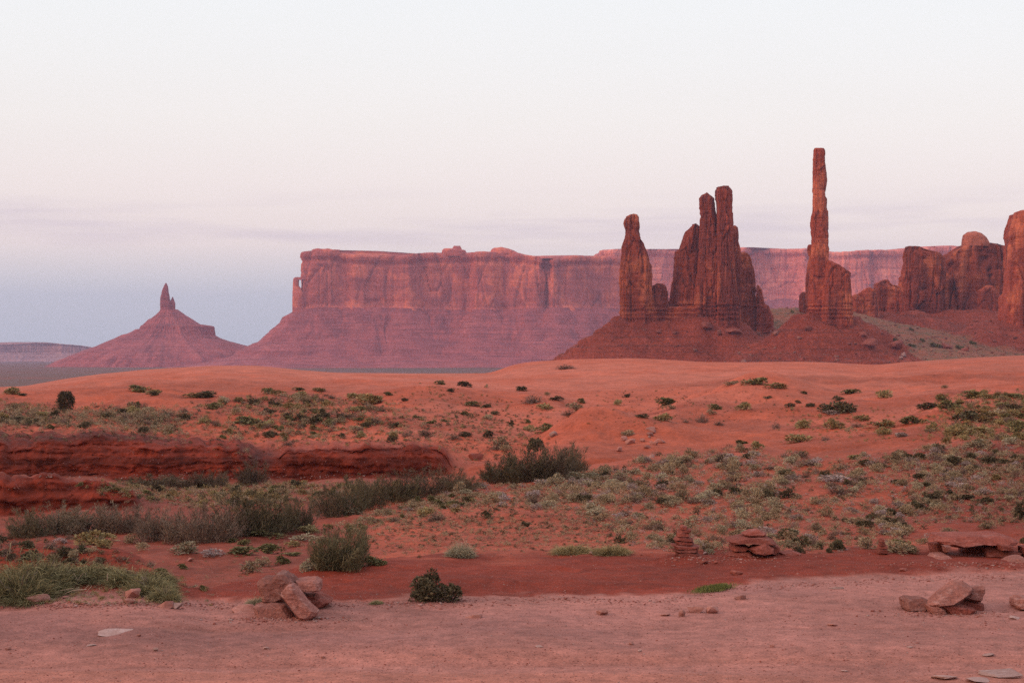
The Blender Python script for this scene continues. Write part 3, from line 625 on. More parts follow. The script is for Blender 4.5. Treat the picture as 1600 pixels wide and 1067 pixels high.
def mesa(label, d, top_pts, foot_y, ledge_ys, x0, x1, depth, talus_prof, seed, mats, bays, base_z=-24, cat='mesa', relief=1.0, caps=(), rcx=12, name='mesa', front_cut=0.0):
    wx = lambda px, Y=d: (px - CX) / F * Y
    wz = lambda py, Y=d: CAM_H + (HY - py) / F * Y
    fr = [(wx(px), d + off) for px, off in bays]
    Q = mesa_plan(fr, d + depth, 0, 0, 0, rcx)
    t = np.roll(Q, -1, 0) - np.roll(Q, 1, 0)
    for _ in range(10): t = .25 * np.roll(t, 1, 0) + .5 * t + .25 * np.roll(t, -1, 0)
    Nn = np.stack([t[:, 1], -t[:, 0]], -1); Nn /= np.linalg.norm(Nn, axis=1)[:, None] + 1e-9
    c = Q.mean(0)
    if ((Q - c) * Nn).sum(1).mean() < 0: Nn = -Nn
    ppx = CX + Q[:, 0] / Q[:, 1] * F
    ztop = wz(poly(ppx, top_pts), Q[:, 1] if False else d)
    zfoot = wz(poly(ppx, foot_y), d)
    root = empty(name, (0, 0, 0)); tag(root, label, cat, 'mesas and buttes far across the valley')
    X0, Y0 = Q[:, 0], Q[:, 1]
    def wall(nl):
        rings = []
        for v in np.linspace(-.06, 1, nl):
            z = zfoot + (ztop - zfoot) * v
            fl = fbm(X0 / 42, Y0 / 42, z / 900, seed, 3); wv, wg = worley(X0 / 34, Y0 / 34, z / 120 + 0 * X0, seed + 40); col = np.abs(noise(X0 / 17, Y0 / 17, z / 500, seed + 4)); al = fbm(X0 / 75, Y0 / 75, z / 60, seed + 6, 3)
            bed = noise(X0 / 300, Y0 / 300, z / 7.5, seed + 8)
            off = relief * (4 * fl - 3 * np.clip(.22 - col, 0, 1) / .22 + 5 * al + 1.3 * bed + 3.5 * wv - 3 * (1 - sst(0, .1, wg))) - 4 * v * relief
            off = off - relief * 3.5 * (1 - sst(.86, .885, v)) * sst(.80, .84, v) + relief * 3 * (v > .90) - relief * 2.5 * sst(.97, 1, v)
            off = off + relief * 8 * (1 - sst(.02, .12, v))
            rings.append(np.stack([X0 + Nn[:, 0] * off, Y0 + Nn[:, 1] * off, z + .8 * relief * noise(X0 / 11, Y0 / 11, v * 9, seed + 9)], -1))
        top = rings[-1]; ce = np.array([c[0], c[1], 0])
        for f, up in ((.985, 1.0), (.93, 2.0), (.7, 3.0)):
            r = top.copy(); r[:, :2] = c + (top[:, :2] - c) * f; r[:, 2] += up; rings.append(r)
        return ring_mesh('cliff', rings)
    link('cliff', wall(64), MAT[mats[0]], root)
    rings = []
    prof = np.array(talus_prof, float)        # (fraction of height from the foot down, metres out)
    vs = np.linspace(0, 1, 70)
    for v in vs:
        z = zfoot + 1 + (base_z - zfoot) * v
        o_ = np.interp(v, prof[:, 0], prof[:, 1])
        lz = 0
        for lv, la in ledge_ys:
            lz = lz + la * (sst(lv - .012, lv + .012, v) - .5)
        g = fbm(X0 / 60, Y0 / 60, v * 1.2, seed + 20, 3) * (3 + 16 * v) + 4 * fbm(X0 / 14, Y0 / 14, v * 6, seed + 22, 3) + (4 + 14 * v) * (np.abs(noise(X0 / 26, Y0 / 26, v * .7, seed + 24)) - .3)
        off = 6 + o_ + g * relief
        rings.append(np.stack([X0 + Nn[:, 0] * off, Y0 + Nn[:, 1] * off, z - lz + 0 * X0], -1))
    rings = rings[::-1]
    link('talus', ring_mesh('talus', rings, cap=True), MAT[mats[1]], root)
    for pts, dd in caps:
        l = [p for p in pts[0]]; r = [p for p in pts[1]]
        o = spire('caprock', l, r, d + dd, .7, mat=mats[0], seed=seed + 31, n=70, step=1.0, foot=10, rough=.25, round_top=.02); o.parent = root
    return root

TOPM = [(440, 393), (471, 393), (488, 392), (531, 392), (534, 396), (560, 399), (640, 399), (656, 394.5), (690, 394), (765, 393.5), (800, 393), (830, 399), (850, 402), (870, 404.5), (890, 401), (912, 398), (965, 398), (1000, 398), (1100, 400)]
big = mesa('broad flat-topped mesa with orange cliff patches, longest cliff in the valley', 4000, TOPM, [(450, 493), (500, 487), (600, 487), (700, 490), (800, 490), (860, 487), (1000, 487)],
     [(.14, 5), (.17, 3), (.50, 3), (.68, 7)], 470, 1010, 800, [(0, 0), (.05, 8), (.14, 28), (.18, 34), (.5, 78), (.52, 90), (.66, 130), (.72, 150), (.86, 230), (1, 420)], 301, ('cliff', 'talus'),
     [(467, 30), (469, 0), (520, -6), (530, 14), (560, 4), (600, 20), (640, 10), (660, 42), (735, 40), (742, 8), (770, 12), (778, 34), (800, 20), (846, 6), (852, 40), (858, 30), (862, 2), (900, 26), (925, 60), (990, 90), (1010, 120)],
     caps=(), name='mesa')
for l, r, dd, s in (([(694, 388.5), (691, 391), (690, 396)], [(706, 388.5), (727, 391), (730, 396)], 60, 1), ([(709, 384.5), (707, 388), (706, 392)], [(719, 384.5), (721, 388), (722, 392)], 70, 2), ([(772, 388.5), (768, 390), (765, 396)], [(793, 388.5), (804, 392), (812, 397)], 60, 3), ([(490, 390.6), (488, 391), (486, 395)], [(530, 390.6), (532, 391), (534, 395)], 60, 4), ([(779, 386.6), (776, 389)], [(785, 386.6), (796, 389)], 65, 5)):
    o = spire('caprock', l, r, 4000 + dd, .8, mat='cliff', seed=330 + s, n=60, step=.8, foot=8, rough=.06, round_top=.02, sq=3); o.parent = big
# the pillar that leans off the end of the mesa and leaves a slit of sky
pl = [spire('pillar', [(461, 433.8), (458.6, 435), (457.8, 444), (457.2, 458), (457, 495)], [(465, 433.8), (467, 436), (467, 440), (467, 447), (470, 450), (476, 458), (478, 495)], 4010, .9, mat='cliff', seed=341, n=50, step=1.5, rough=.15)]
lint = spire('bridge', [(464, 433.2), (462.5, 434)  , (462, 437)], [(471, 433.2), (476, 434), (478, 437)], 4010, .8, mat='cliff', seed=343, n=40, step=1.0, foot=.5, rough=.1, round_top=.02)
for q in pl + [lint]: q.parent = big
# butte with a hooked spire
D2 = 4300
b2 = empty('butte', (0, 0, 0)); tag(b2, 'pyramid butte with a hooked thumb of rock on its peak', 'butte', 'mesas and buttes far across the valley')
o = spire('spire', [(258.6, 442.5), (257, 445), (253.5, 454), (250.8, 465), (250.3, 475), (251.5, 492)], [(260.3, 442.5), (262.3, 447), (263.5, 456), (265, 464), (266, 470), (268, 476), (268, 492)], D2, .7, mat='talus', seed=351, n=60, step=1.5, rough=.3); o.parent = b2
o = spire('spire', [(269.2, 464), (267.3, 468), (264, 474), (262, 492)], [(270.3, 464), (272, 469), (273.8, 474), (274, 492)], D2 + 4, .8, mat='talus', seed=353, n=50, step=1.2, rough=.3); o.parent = b2
def cone_butte():
    lft = [(486, 250), (492, 244), (498, 236.5), (499, 233), (510, 221.5), (514.5, 219), (515, 214), (522, 199), (523, 193), (529, 181), (530.5, 177), (542, 150), (553, 120), (562, 98), (575, 70)]
    rgt = [(483, 276), (493, 290), (507, 312), (509.5, 332), (511, 333.3), (524, 334.5), (529, 343), (533, 355), (536, 366), (545, 400), (555, 430), (575, 460)]
    ys = np.concatenate([np.linspace(575, 484, 150)]); th = np.arange(360) / 360 * 2 * np.pi; rings = []
    for y in ys:
        xl, xr = (np.interp(y, [p[0] for p in lft], [p[1] for p in lft]) - CX) / F * D2, (np.interp(y, [p[0] for p in rgt], [p[1] for p in rgt]) - CX) / F * D2
        c0 = (263 - CX) / F * D2; rl, rr = c0 - xl, xr - c0
        rad = np.where(np.cos(th) < 0, rl, rr) * np.cos(th) ** 2 + .5 * (rl + rr) * .9 * np.sin(th) ** 2
        z = CAM_H + (HY - y) / F * D2
        x, yy = np.cos(th), np.sin(th)
        g = 1 + (.05 * fbm(x * 6, yy * 6, z / 90, 361, 4) + .07 * (np.abs(noise(x * 11, yy * 11, z / 160, 364)) - .3) + .02 * noise(x * 40, yy * 40, z / 12, 362)) * (1 - .8 * np.abs(np.cos(th)) ** 4)
        rings.append(np.stack([c0 + rad * g * x, D2 + rad * g * yy, np.full(360, z) + 1.0 * noise(x * 20, yy * 20, z / 8, 363)], -1))
    link('slope', ring_mesh('slope', rings), MAT['talus'], b2)
cone_butte()
# pale mesa wall closing the valley behind the spires
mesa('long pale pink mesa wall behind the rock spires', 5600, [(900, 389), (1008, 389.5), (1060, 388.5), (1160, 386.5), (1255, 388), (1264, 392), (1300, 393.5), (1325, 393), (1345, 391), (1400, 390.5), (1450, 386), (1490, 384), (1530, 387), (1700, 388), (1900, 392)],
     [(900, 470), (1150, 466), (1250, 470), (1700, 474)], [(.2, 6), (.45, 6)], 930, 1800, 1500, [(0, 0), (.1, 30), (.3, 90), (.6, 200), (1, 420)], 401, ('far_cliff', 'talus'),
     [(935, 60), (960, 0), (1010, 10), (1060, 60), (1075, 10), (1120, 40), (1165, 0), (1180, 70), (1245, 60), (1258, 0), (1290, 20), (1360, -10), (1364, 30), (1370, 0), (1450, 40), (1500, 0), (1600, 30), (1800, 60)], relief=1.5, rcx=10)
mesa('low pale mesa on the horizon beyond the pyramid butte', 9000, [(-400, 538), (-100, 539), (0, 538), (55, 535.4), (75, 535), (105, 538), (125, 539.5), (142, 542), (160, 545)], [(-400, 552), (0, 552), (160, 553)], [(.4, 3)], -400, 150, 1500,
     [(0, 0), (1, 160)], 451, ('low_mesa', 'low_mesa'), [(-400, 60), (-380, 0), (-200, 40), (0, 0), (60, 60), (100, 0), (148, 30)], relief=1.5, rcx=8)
# ---------------------------------------------------------------- loose rocks
def rock_from_outline(name, pts, d, thick, mat='stone', seed=0, tilt=0.0, round_=.72, skew=0.0, rough=.5):
    if isinstance(d, str):      # stands on the ground at its own foot
        yb = max(p[1] for p in pts); d = hit(sum(p[0] for p in pts) / len(pts), yb - 1)[1] + thick * .36
    """a boulder whose outline towards the road is given; it has its own thickness along the view"""
    P = np.array([at(x, y, d) for x, y in pts]); P = P[:, [0, 2]]
    area = .5 * np.sum(P[:, 0] * np.roll(P[:, 1], -1) - np.roll(P[:, 0], -1) * P[:, 1])
    if area < 0: P = P[::-1]
    # resample the outline
    n = 28; seg = np.linalg.norm(np.roll(P, -1, 0) - P, axis=1); cum = np.concatenate([[0], np.cumsum(seg)])
    s = np.linspace(0, cum[-1], n, endpoint=False); Pc = np.vstack([P, P[:1]])
    s = np.unique(np.concatenate([s, cum[:-1]])); Q = np.stack([np.interp(s, cum, Pc[:, 0]), np.interp(s, cum, Pc[:, 1])], -1); n = len(Q)
    c = Q.mean(0); rings = []
    for f, sc in ((-.5, round_ * .8), (-.44, .9), (-.2, 1.0), (.18, 1.0), (.40, .93), (.5, round_)):
        q = c + (Q - c) * sc
        q[:, 1] += skew * f * (c[1] - Q[:, 1].min())
        # the face leans back a little towards its top
        yy = d - f * thick + tilt * (Q[:, 1] - c[1])
        rings.append(np.stack([q[:, 0], yy, q[:, 1]], -1))
    rings = rings
    me = ring_mesh(name, rings)
    bm = bmesh.new(); bm.from_mesh(me)
    bot = [v for v in bm.verts if v.index < n]; bm.faces.new(bot[::-1])
    bmesh.ops.triangulate(bm, faces=bm.faces[:])
    L_ = max(P.max(0) - P.min(0)); 
    for cuts in range(3):
        long_ = [e for e in bm.edges if e.calc_length() > .09 * L_]
        if not long_: break
        bmesh.ops.subdivide_edges(bm, edges=long_, cuts=1, use_grid_fill=False); bmesh.ops.triangulate(bm, faces=bm.faces[:])
    bmesh.ops.recalc_face_normals(bm, faces=bm.faces[:]); bm.normal_update()
    co = np.array([v.co[:] for v in bm.verts]); no = np.array([v.normal[:] for v in bm.verts])
    a = rough * min(L_, thick, P[:, 1].max() - P[:, 1].min() + .05)
    f = a * (.10 * fbm(co[:, 0] / (.45 * L_) + seed, co[:, 1] / (.45 * L_), co[:, 2] / (.45 * L_), seed, 2) + .035 * fbm(co[:, 0] / (.1 * L_), co[:, 1] / (.1 * L_), co[:, 2] / (.06 * L_), seed + 5, 3))
    co = co + no * f[:, None]
    z0, hz_ = co[:, 2].min(), co[:, 2].max() - co[:, 2].min(); u = 1 - .20 * (1 - sst(.0, .22, (co[:, 2] - z0) / hz_)); cc = co.mean(0)
    co[:, 0] = cc[0] + (co[:, 0] - cc[0]) * (1 - .6 * (1 - u)); co[:, 1] = cc[1] + (co[:, 1] - cc[1]) * u
    for v, p in zip(bm.verts, co): v.co = p
    bm.to_mesh(me); bm.free(); me.update()
    o = link(name, me, MAT[mat]); me.shade_smooth()
    me.set_sharp_from_angle(angle=R(24))
    return o

zA, zB, zC = cv(370, 870, .125), cv(1380, 810, .17814), cv(1020, 800, .15)
G1 = 'rocks of the tumbled pile at the road edge'
for pts, d, th, mt, lab, sd, tl in (
    ([(225, 595), (300, 572), (450, 568), (620, 575), (680, 640), (735, 700), (705, 770), (600, 797), (480, 797), (380, 772), (262, 750)], 22.15, .62, 'stone', 'wide flat-based boulder at the bottom of the tumbled pile', 1, .35),
    ([(265, 320), (350, 258), (470, 255), (535, 192), (620, 190), (700, 240), (752, 292), (742, 370), (640, 420), (600, 520), (500, 560), (400, 580), (345, 560), (340, 470), (290, 390)], 22.45, .6, 'stone', 'big irregular boulder on top of the tumbled pile', 2, .1),
    ([(650, 345), (692, 335), (860, 520), (1018, 680), (1000, 730), (905, 797), (830, 785), (700, 640), (545, 455), (590, 400)], 21.85, .40, 'stone', 'long block leaning diagonally against the tumbled pile', 3, .15),
    ([(745, 275), (900, 264), (990, 261), (1052, 300), (1056, 400), (990, 416), (800, 418), (742, 375)], 22.5, .5, 'stone', 'pale purplish block lying on the outer top of the tumbled pile', 4, .3),
    ([(770, 425), (1000, 440), (1100, 490), (1187, 540), (1130, 590), (1030, 630), (940, 700), (860, 640)], 22.75, .6, 'redstone', 'pointed dark boulder propped behind the leaning block', 5, .2),
    ([(515, 200), (570, 166), (628, 188), (640, 225), (520, 230)], 22.72, .3, 'stone', 'small grey-brown cap stone peeking over the tumbled pile', 6, .1)):
    tag(rock_from_outline('boulder', zA(pts), d, th, mt, sd, tl), lab, 'rock', G1)
G2 = 'rocks of the low pile on the gravel'
for pts, d, th, mt, lab, sd, tl in (
    ([(163, 705), (200, 690), (340, 690), (385, 706), (387, 765), (350, 803), (180, 798), (160, 770)], 22.75, .42, 'stone', 'squat rounded block lying just beside the low pile', 11, .5),
    ([(372, 742), (480, 650), (600, 585), (645, 560), (705, 560), (777, 600), (742, 645), (600, 722), (560, 748), (390, 758)], 22.6, .5, 'stone', 'leaning slab on top of the low pile', 12, .7),
    ([(385, 760), (455, 750), (520, 790), (548, 832), (400, 832)], 22.45, .35, 'stone', 'small block under the low end of the leaning slab', 13, .2),
    ([(458, 745), (560, 745), (700, 762), (805, 790), (752, 836), (545, 836), (520, 800)], 22.5, .4, 'redstone', 'reddish wedge in front at the base of the low pile', 14, .2),
    ([(690, 690), (775, 600), (872, 588), (870, 640), (828, 718), (760, 712)], 22.85, .4, 'stone', 'angular block at the rear top of the low pile', 15, .2),
    ([(590, 745), (690, 693), (780, 718), (852, 730), (858, 785), (800, 834), (640, 820)], 22.95, .5, 'redstone', 'dark boulder inside the rear of the low pile', 16, .2),
    ([(1125, 745), (1140, 705), (1190, 678), (1290, 690), (1310, 775), (1240, 785), (1140, 784)], 22.9, .45, 'stone', 'rounded block cut off by the picture edge beyond the low pile', 17, .4)):
    tag(rock_from_outline('boulder', zB(pts), d, th, mt, sd, tl), lab, 'rock', G2)
dz = hit(1500, 871)[1] - 28.15
G3 = 'slabs of the stone bench'
for pts, d, th, mt, lab, sd, tl in (
    ([(413, 180), (440, 136), (680, 128), (850, 138), (1000, 128), (1085, 150), (1155, 188), (1120, 212), (900, 215), (820, 205), (660, 226), (580, 237), (470, 206)], 29.0, .9, 'redstone', 'broad flat slab forming the seat of the stone bench', 21, .9),
    ([(413, 215), (480, 212), (530, 235), (545, 285), (500, 305), (430, 290)], 28.5, .6, 'redstone', 'dark block under the near end of the bench slab', 22, .1),
    ([(520, 235), (585, 238), (580, 285), (535, 292)], 28.35, .25, 'stone', 'small stone wedged under the bench slab', 23, .1),
    ([(675, 275), (700, 235), (800, 222), (892, 240), (880, 285), (720, 305)], 28.35, .5, 'redstone', 'middle block holding up the bench slab', 24, .2),
    ([(880, 250), (930, 240), (1070, 270), (1212, 300), (1180, 332), (1050, 340), (890, 330)], 27.95, .3, 'redstone', 'long wedge lying in front of the bench', 25, .9),
    ([(980, 215), (1112, 228), (1118, 275), (1000, 270)], 28.6, .5, 'redstone', 'dark stone under the far end of the bench slab', 26, .1),
    ([(1050, 372), (1110, 345), (1217, 330), (1220, 378), (1110, 388)], 27.1, .5, 'stone', 'low pale slab lying nearest to the bench wedge', 27, .9),
    ([(1208, 245), (1260, 238), (1300, 300), (1290, 345), (1215, 340)], 27.9, .5, 'redstone', 'block cut off by the picture edge beside the bench', 28, .2),
    ([(410, 345), (450, 318), (545, 313), (600, 348), (500, 358)], 27.3, .7, 'stone', 'thin pale slab sunk in the dirt before the bench', 29, 1.6)):
    tag(rock_from_outline('sandstone_slab', zB(pts), 'foot' if lab.split()[0] in ('dark', 'middle', 'long', 'low', 'block', 'thin') and 'far end' not in lab else d + dz, th, mt, sd, tl), lab, 'rock slab', G3)
dc = hit(1068, 868.5)[1] + .12
G4 = 'stones of the tall cairn'
names = ['bottom', 'second', 'third', 'fourth', 'fifth', 'sixth', 'seventh', 'top']
for k, (pts, th) in enumerate((([(240, 420), (330, 402), (470, 415), (492, 442), (250, 450)], .55), ([(205, 388), (330, 372), (472, 368), (460, 408), (240, 412)], .5), ([(188, 332), (300, 333), (482, 345), (470, 370), (350, 378), (230, 378), (213, 350)], .5),
        ([(220, 290), (330, 296), (420, 305), (417, 335), (260, 334)], .42), ([(218, 282), (250, 252), (330, 248), (412, 275), (422, 302), (340, 300)], .42), ([(255, 206), (372, 206), (382, 250), (300, 255), (248, 248)], .36), ([(285, 183), (400, 170), (388, 208), (270, 214)], .32), ([(278, 150), (310, 128), (355, 145), (352, 182), (290, 184)], .22))):
    tag(rock_from_outline('cairn_stone', zC(pts), dc, th, 'redstone', 41 + k, .15), names[k] + ' flat stone of the tall thin cairn' + (' counted from the ground' if 0 < k < 7 else ''), 'cairn stone', G4)
ds = hit(1180, 868.5)[1] - 27.6
G5 = 'slabs of the low stone stack'
for pts, d, th, lab, sd, tl in (
    ([(928, 218), (1000, 188), (1100, 176), (1172, 215), (1150, 238), (950, 244)], 27.85, .5, 'small flat stone on top of the low slab stack', 51, .5),
    ([(773, 292), (800, 270), (930, 243), (1160, 233), (1240, 280), (1282, 328), (1170, 324), (960, 305), (800, 315)], 27.9, .8, 'wide thick slab roofing the low stone stack', 52, .4),
    ([(800, 340), (960, 335), (1015, 365), (950, 395), (808, 392)], 27.9, .6, 'flat stone in the middle layer of the low stack', 53, .3),
    ([(1000, 372), (1160, 315), (1252, 370), (1243, 415), (1140, 440), (1040, 420)], 27.65, .6, 'angular wedge at the open side of the low stack', 54, .3),
    ([(748, 435), (900, 383), (1000, 393), (1048, 435), (900, 454)], 27.5, .6, 'bottom slab of the low stone stack', 55, .6),
    ([(1180, 322), (1302, 340), (1302, 378), (1250, 440), (1190, 420)], 28.0, .6, 'rear stone under the overhang of the low stack', 56, .2),
    ([(1325, 420), (1450, 402), (1542, 428), (1340, 450)], 27.7, .4, 'low flat stone half buried beside the stack', 57, .6)):
    tag(rock_from_outline('stack_slab', zC(pts), 'foot' if lab.split()[0] in ('bottom', 'low') else d + ds, th, 'redstone', sd, tl), lab, 'rock slab', G5)
for k, (x0, x1, y0, y1) in enumerate(((1369, 1386, 856, 865), (1371, 1385, 851, 857), (1373, 1382, 846, 852), (1374, 1381, 841, 847))):
    tag(rock_from_outline('cairn_stone', [(x0, y1 - 1), (x0 + 2, y0), (x1 - 1, y0 + 1), (x1, y1 - 1), (x0 + 5, y1)], hit(1377, 866)[1] + .1, .25, 'redstone', 61 + k, .1), ('bottom', 'second', 'third', 'top')[k] + ' stone of the tiny cairn hidden among the shrubs', 'cairn stone', 'stones of the tiny cairn')

# stones lying about on the road and banks
def hull_rock(seed, sub=2):
    rnd = np.random.RandomState(seed); bm = bmesh.new()
    for p in rnd.normal(size=(16, 3)):
        p = p / np.linalg.norm(p) * rnd.uniform(.8, 1.05); p = np.sign(p) * np.abs(p) ** .7
        bm.verts.new(p * .5)
    r = bmesh.ops.convex_hull(bm, input=bm.verts[:])
    bmesh.ops.delete(bm, geom=[v for v in bm.verts if not v.link_faces], context='VERTS')
    bmesh.ops.bevel(bm, geom=bm.edges[:], offset=.05, segments=1, affect='EDGES', clamp_overlap=True)
    bmesh.ops.triangulate(bm, faces=bm.faces[:])
    if sub: bmesh.ops.subdivide_edges(bm, edges=bm.edges[:], cuts=sub, use_grid_fill=True)
    bm.normal_update()
    co = np.array([v.co[:] for v in bm.verts]); f = .05 * fbm(co[:, 0] * 3 + seed, co[:, 1] * 3, co[:, 2] * 3, seed, 3)
    for v, p, q in zip(bm.verts, co, f): v.co = p * (1 + q * 1.6)
    me = bpy.data.meshes.new('loose_stone'); bm.to_mesh(me); bm.free(); return me
HULLS = {}
def hull(k, mat):
    if (k, mat) not in HULLS:
        me = hull_rock(500 + k); me.materials.append(MAT[mat]); me.shade_smooth(); me.set_sharp_from_angle(angle=R(25)); HULLS[(k, mat)] = me
    return HULLS[(k, mat)]
def loose(px, py, wpx, hpx, label, mat='stone', k=0, rot=0.0, deep=.8, name='loose_stone'):
    if py > 928 and mat == 'redstone': mat = 'stone'
    x, y, z = hit(px, py); s = wpx / F * y * 1.12; hh = max(hpx / F * y * 1.2, .02)
    mat = {'stone': 'pebble', 'redstone': 'redpebble', 'palestone': 'palepebble'}[mat]
    o = bpy.data.objects.new(name, hull(k, mat)); COL.objects.link(o)
    o.location = (x, y + s * .25, z + hh * .33); o.scale = (s, s * deep, hh); o.rotation_euler = (random.Random(k + px).uniform(-.15, .15), random.Random(py).uniform(-.12, .12), rot)
    tag(o, label, 'stone', 'loose stones lying on the road and banks'); return o
for a in (
    (55, 944, 40, 15, 'long reddish stone under the tall end of the green grass mound', 'redstone', 0, .2), (206, 934, 24, 16, 'tilted brown stone at the lower fringe of the green grass mound', 'stone', 1, .6), (203, 943, 24, 8, 'flat red stone just below the tilted brown stone', 'redstone', 2, 0),
    (258, 950, 26, 11, 'reddish half of a pair of stones at the end of the grass mound', 'redstone', 3, .3), (276, 951, 16, 13, 'grey half of a pair of stones at the end of the grass mound', 'palestone', 4, .9), (380, 957, 42, 10, 'low flat pinkish stone just before the tumbled pile', 'stone', 5, .1), (102, 935, 9, 5, 'pebble-sized red stone on the bare soil of the grass mound', 'redstone', 6, 0),
    (1116, 958, 23, 13, 'sharp wedge-shaped stone, biggest of the scattered stones on open gravel', 'stone', 7, .4), (1087, 957, 28, 10, 'flat tan stone lying against the sharp wedge-shaped stone', 'stone', 8, -.2), (1066, 963, 11, 11, 'small upright tan stone standing on the gravel', 'stone', 9, .2), (1040, 962, 16, 4, 'thin dark sliver of stone next to the small upright stone', 'redstone', 10, 0),
    (942, 961, 18, 9, 'single brown stone alone on the gravel', 'stone', 11, .3), (1152, 898, 20, 8, 'brown stone on the dark dirt, above the bright green grass', 'redstone', 2, .1), (1158, 937, 19, 8, 'rounded pink stone on gravel below the bright green grass', 'stone', 3, .4), (1100, 881, 14, 6, 'small red stone on the dirt below the tall cairn', 'redstone', 1, .8), (1119, 880, 7, 4, 'tiny red stone on the dirt beside the small red stone', 'redstone', 6, 0),
    (1413, 892, 13, 5, 'dark little stone on the dirt in front of the bench', 'redstone', 7, 0), (1102, 866, 8, 6, 'pale stone beside the foot of the tall cairn', 'palestone', 4, 0), (988, 1007, 10, 6, 'dark pebble on the open road', 'redstone', 5, .4), (1000, 1018, 7, 4, 'pale pebble on the open road, just nearer than the dark pebble', 'palestone', 6, .2), (1207, 1011, 8, 5, 'dark red pebble out on the middle of the road', 'redstone', 8, .1),
    (1302, 978, 16, 4, 'flat red chip on the gravel before the low pile', 'redstone', 9, .1), (217, 994, 7, 5, 'brown pebble next to the pale sheet of rock', 'stone', 10, 0), (243, 1017, 10, 6, 'pale stone on the road in front of the grass mound', 'palestone', 11, 0), (12, 1015, 10, 5, 'brown pebble at the very edge of the road view', 'stone', 0, 0),
    (415, 1014, 10, 4, 'pale chip on the road in front of the tumbled pile', 'palestone', 1, .2), (505, 1028, 7, 4, 'dark chip on the road in front of the tumbled pile', 'redstone', 2, .2), (740, 966, 26, 6, 'low reddish stone bedded in the gravel, beyond the dark bush', 'stone', 3, .1), (398, 880, 6, 4, 'pale pebble in the wash behind the tumbled pile', 'palestone', 5, 0), (296, 877, 11, 8, 'rounded pink stone on the wash floor', 'stone', 4, 0),
    (925, 866, 9, 5, 'pinkish stone between the two golden grass clumps', 'palestone', 7, 0), (743, 719, 22, 12, 'dark red boulder on the sand below the scattered shrubs', 'redstone', 8, .4), (865, 682, 13, 9, 'pale boulder on the sand beside the large dark-green bush', 'palestone', 9, .4), (1015, 684, 5, 4, 'white speck of stone on the smooth dune', 'palestone', 2, 0), (1018, 715, 9, 6, 'pale lump of rock at the foot of the smooth dune', 'palestone', 3, 0)):
    loose(*a)
for px, py, w_, h_, lab, k in ((178, 992, 62, 4, 'pale sheet of bedrock showing in the road', 0), (140, 1009, 18, 3, 'small pale rock sheet in the road, nearer than the larger one', 4), (1568, 1058, 66, 9, 'largest pale slab set in the road at the corner of the view', 1), (1536, 1066, 46, 7, 'pale slab nearest the bottom of the view', 5), (1480, 1061, 40, 7, 'pale slab left of the nearest pale slabs', 2), (1546, 1025, 20, 5, 'small pale slab set in the road below the low pile', 6), (1588, 967, 18, 5, 'pale flat stone in the gravel beyond the low pile', 7),
    (1308, 920, 24, 4, 'pale flat stone where gravel meets dark dirt', 3), (842, 1011, 12, 3, 'whitish chip lying flat in the road', 8), (1422, 1012, 10, 3, 'whitish flake on the road below the low pile', 9), (1320, 1049, 10, 3, 'whitish flake at the bottom of the view', 10)):
    o = loose(px, py, w_, h_, lab, 'palestone', k, .05, .9, 'flat_stone')
    o.scale.z *= .8; o.location.z -= o.scale.z * .12
# warm knobs of rock showing through the dune face
for k, (px, py, w_, h_) in enumerate(((975, 689, 12, 8), (985, 694, 17, 9), (968, 705, 13, 8), (1020, 676, 22, 9), (1032, 692, 19, 9), (1010, 701, 14, 7), (1016, 681, 16, 6), (1004, 690, 12, 6), (1022, 695, 16, 6))):
    loose(px, py, w_, h_, 'knob of pale sandstone poking through the smooth dune face', 'stone', k, k * .7, .7, 'rock_outcrop')
# boulders fallen on the talus
rb = random.Random(5)
for px, py, w_, h_, mt, lab in ((1104, 512, 24, 10, 'redstone', 'orange block perched on the talus under the double tower'), (1178, 500, 20, 8, 'redstone', 'long boulder at the top of the talus under the sloping butte'), (1205, 520, 16, 8, 'redstone', 'block on the talus edge above the grassy saddle'), (1150, 520, 30, 7, 'redstone', 'slanting slab on the talus below the double tower'), (1413, 556, 10, 6, 'palestone', 'pale boulder at the foot of the thin pole talus'), (1408, 561, 8, 5, 'palestone', 'small pale boulder at the foot of the thin pole talus'), (1262, 520, 14, 8, 'redstone', 'block on the talus under the thin pole'), (1348, 528, 13, 8, 'redstone', 'block on the side of the thin pole talus'), (1360, 540, 24, 12, 'redstone', 'red outcrop low on the thin pole talus'), (1400, 548, 26, 14, 'redstone', 'biggest red outcrop at the lower rim of the thin pole talus'), (1214, 525, 12, 7, 'stone', 'light block near the grassy saddle'), (1250, 530, 10, 5, 'stone', 'light block below the grassy saddle'), (1030, 520, 10, 5, 'redstone', 'single block on the long talus under the head-topped spire'), (1480, 545, 20, 9, 'redstone', 'red outcrop in the scrubby valley below the domed butte'), (1510, 548, 14, 7, 'redstone', 'smaller red outcrop in the scrubby valley')):
    h_t = talus_hit(px, py)
    if h_t is None: continue
    x, y, z = h_t; s = w_ / F * y
    me = hull(rb.randrange(12), mt); o = bpy.data.objects.new('talus_boulder', me); COL.objects.link(o)
    o.location = (x, y + s * .2, z + h_ / F * y * .3); o.scale = (s * 1.1, s, h_ / F * y * 1.3); o.rotation_euler = (rb.uniform(-.2, .2), rb.uniform(-.2, .2), rb.uniform(0, 6))
    tag(o, lab, 'boulder', 'boulders fallen on the talus')

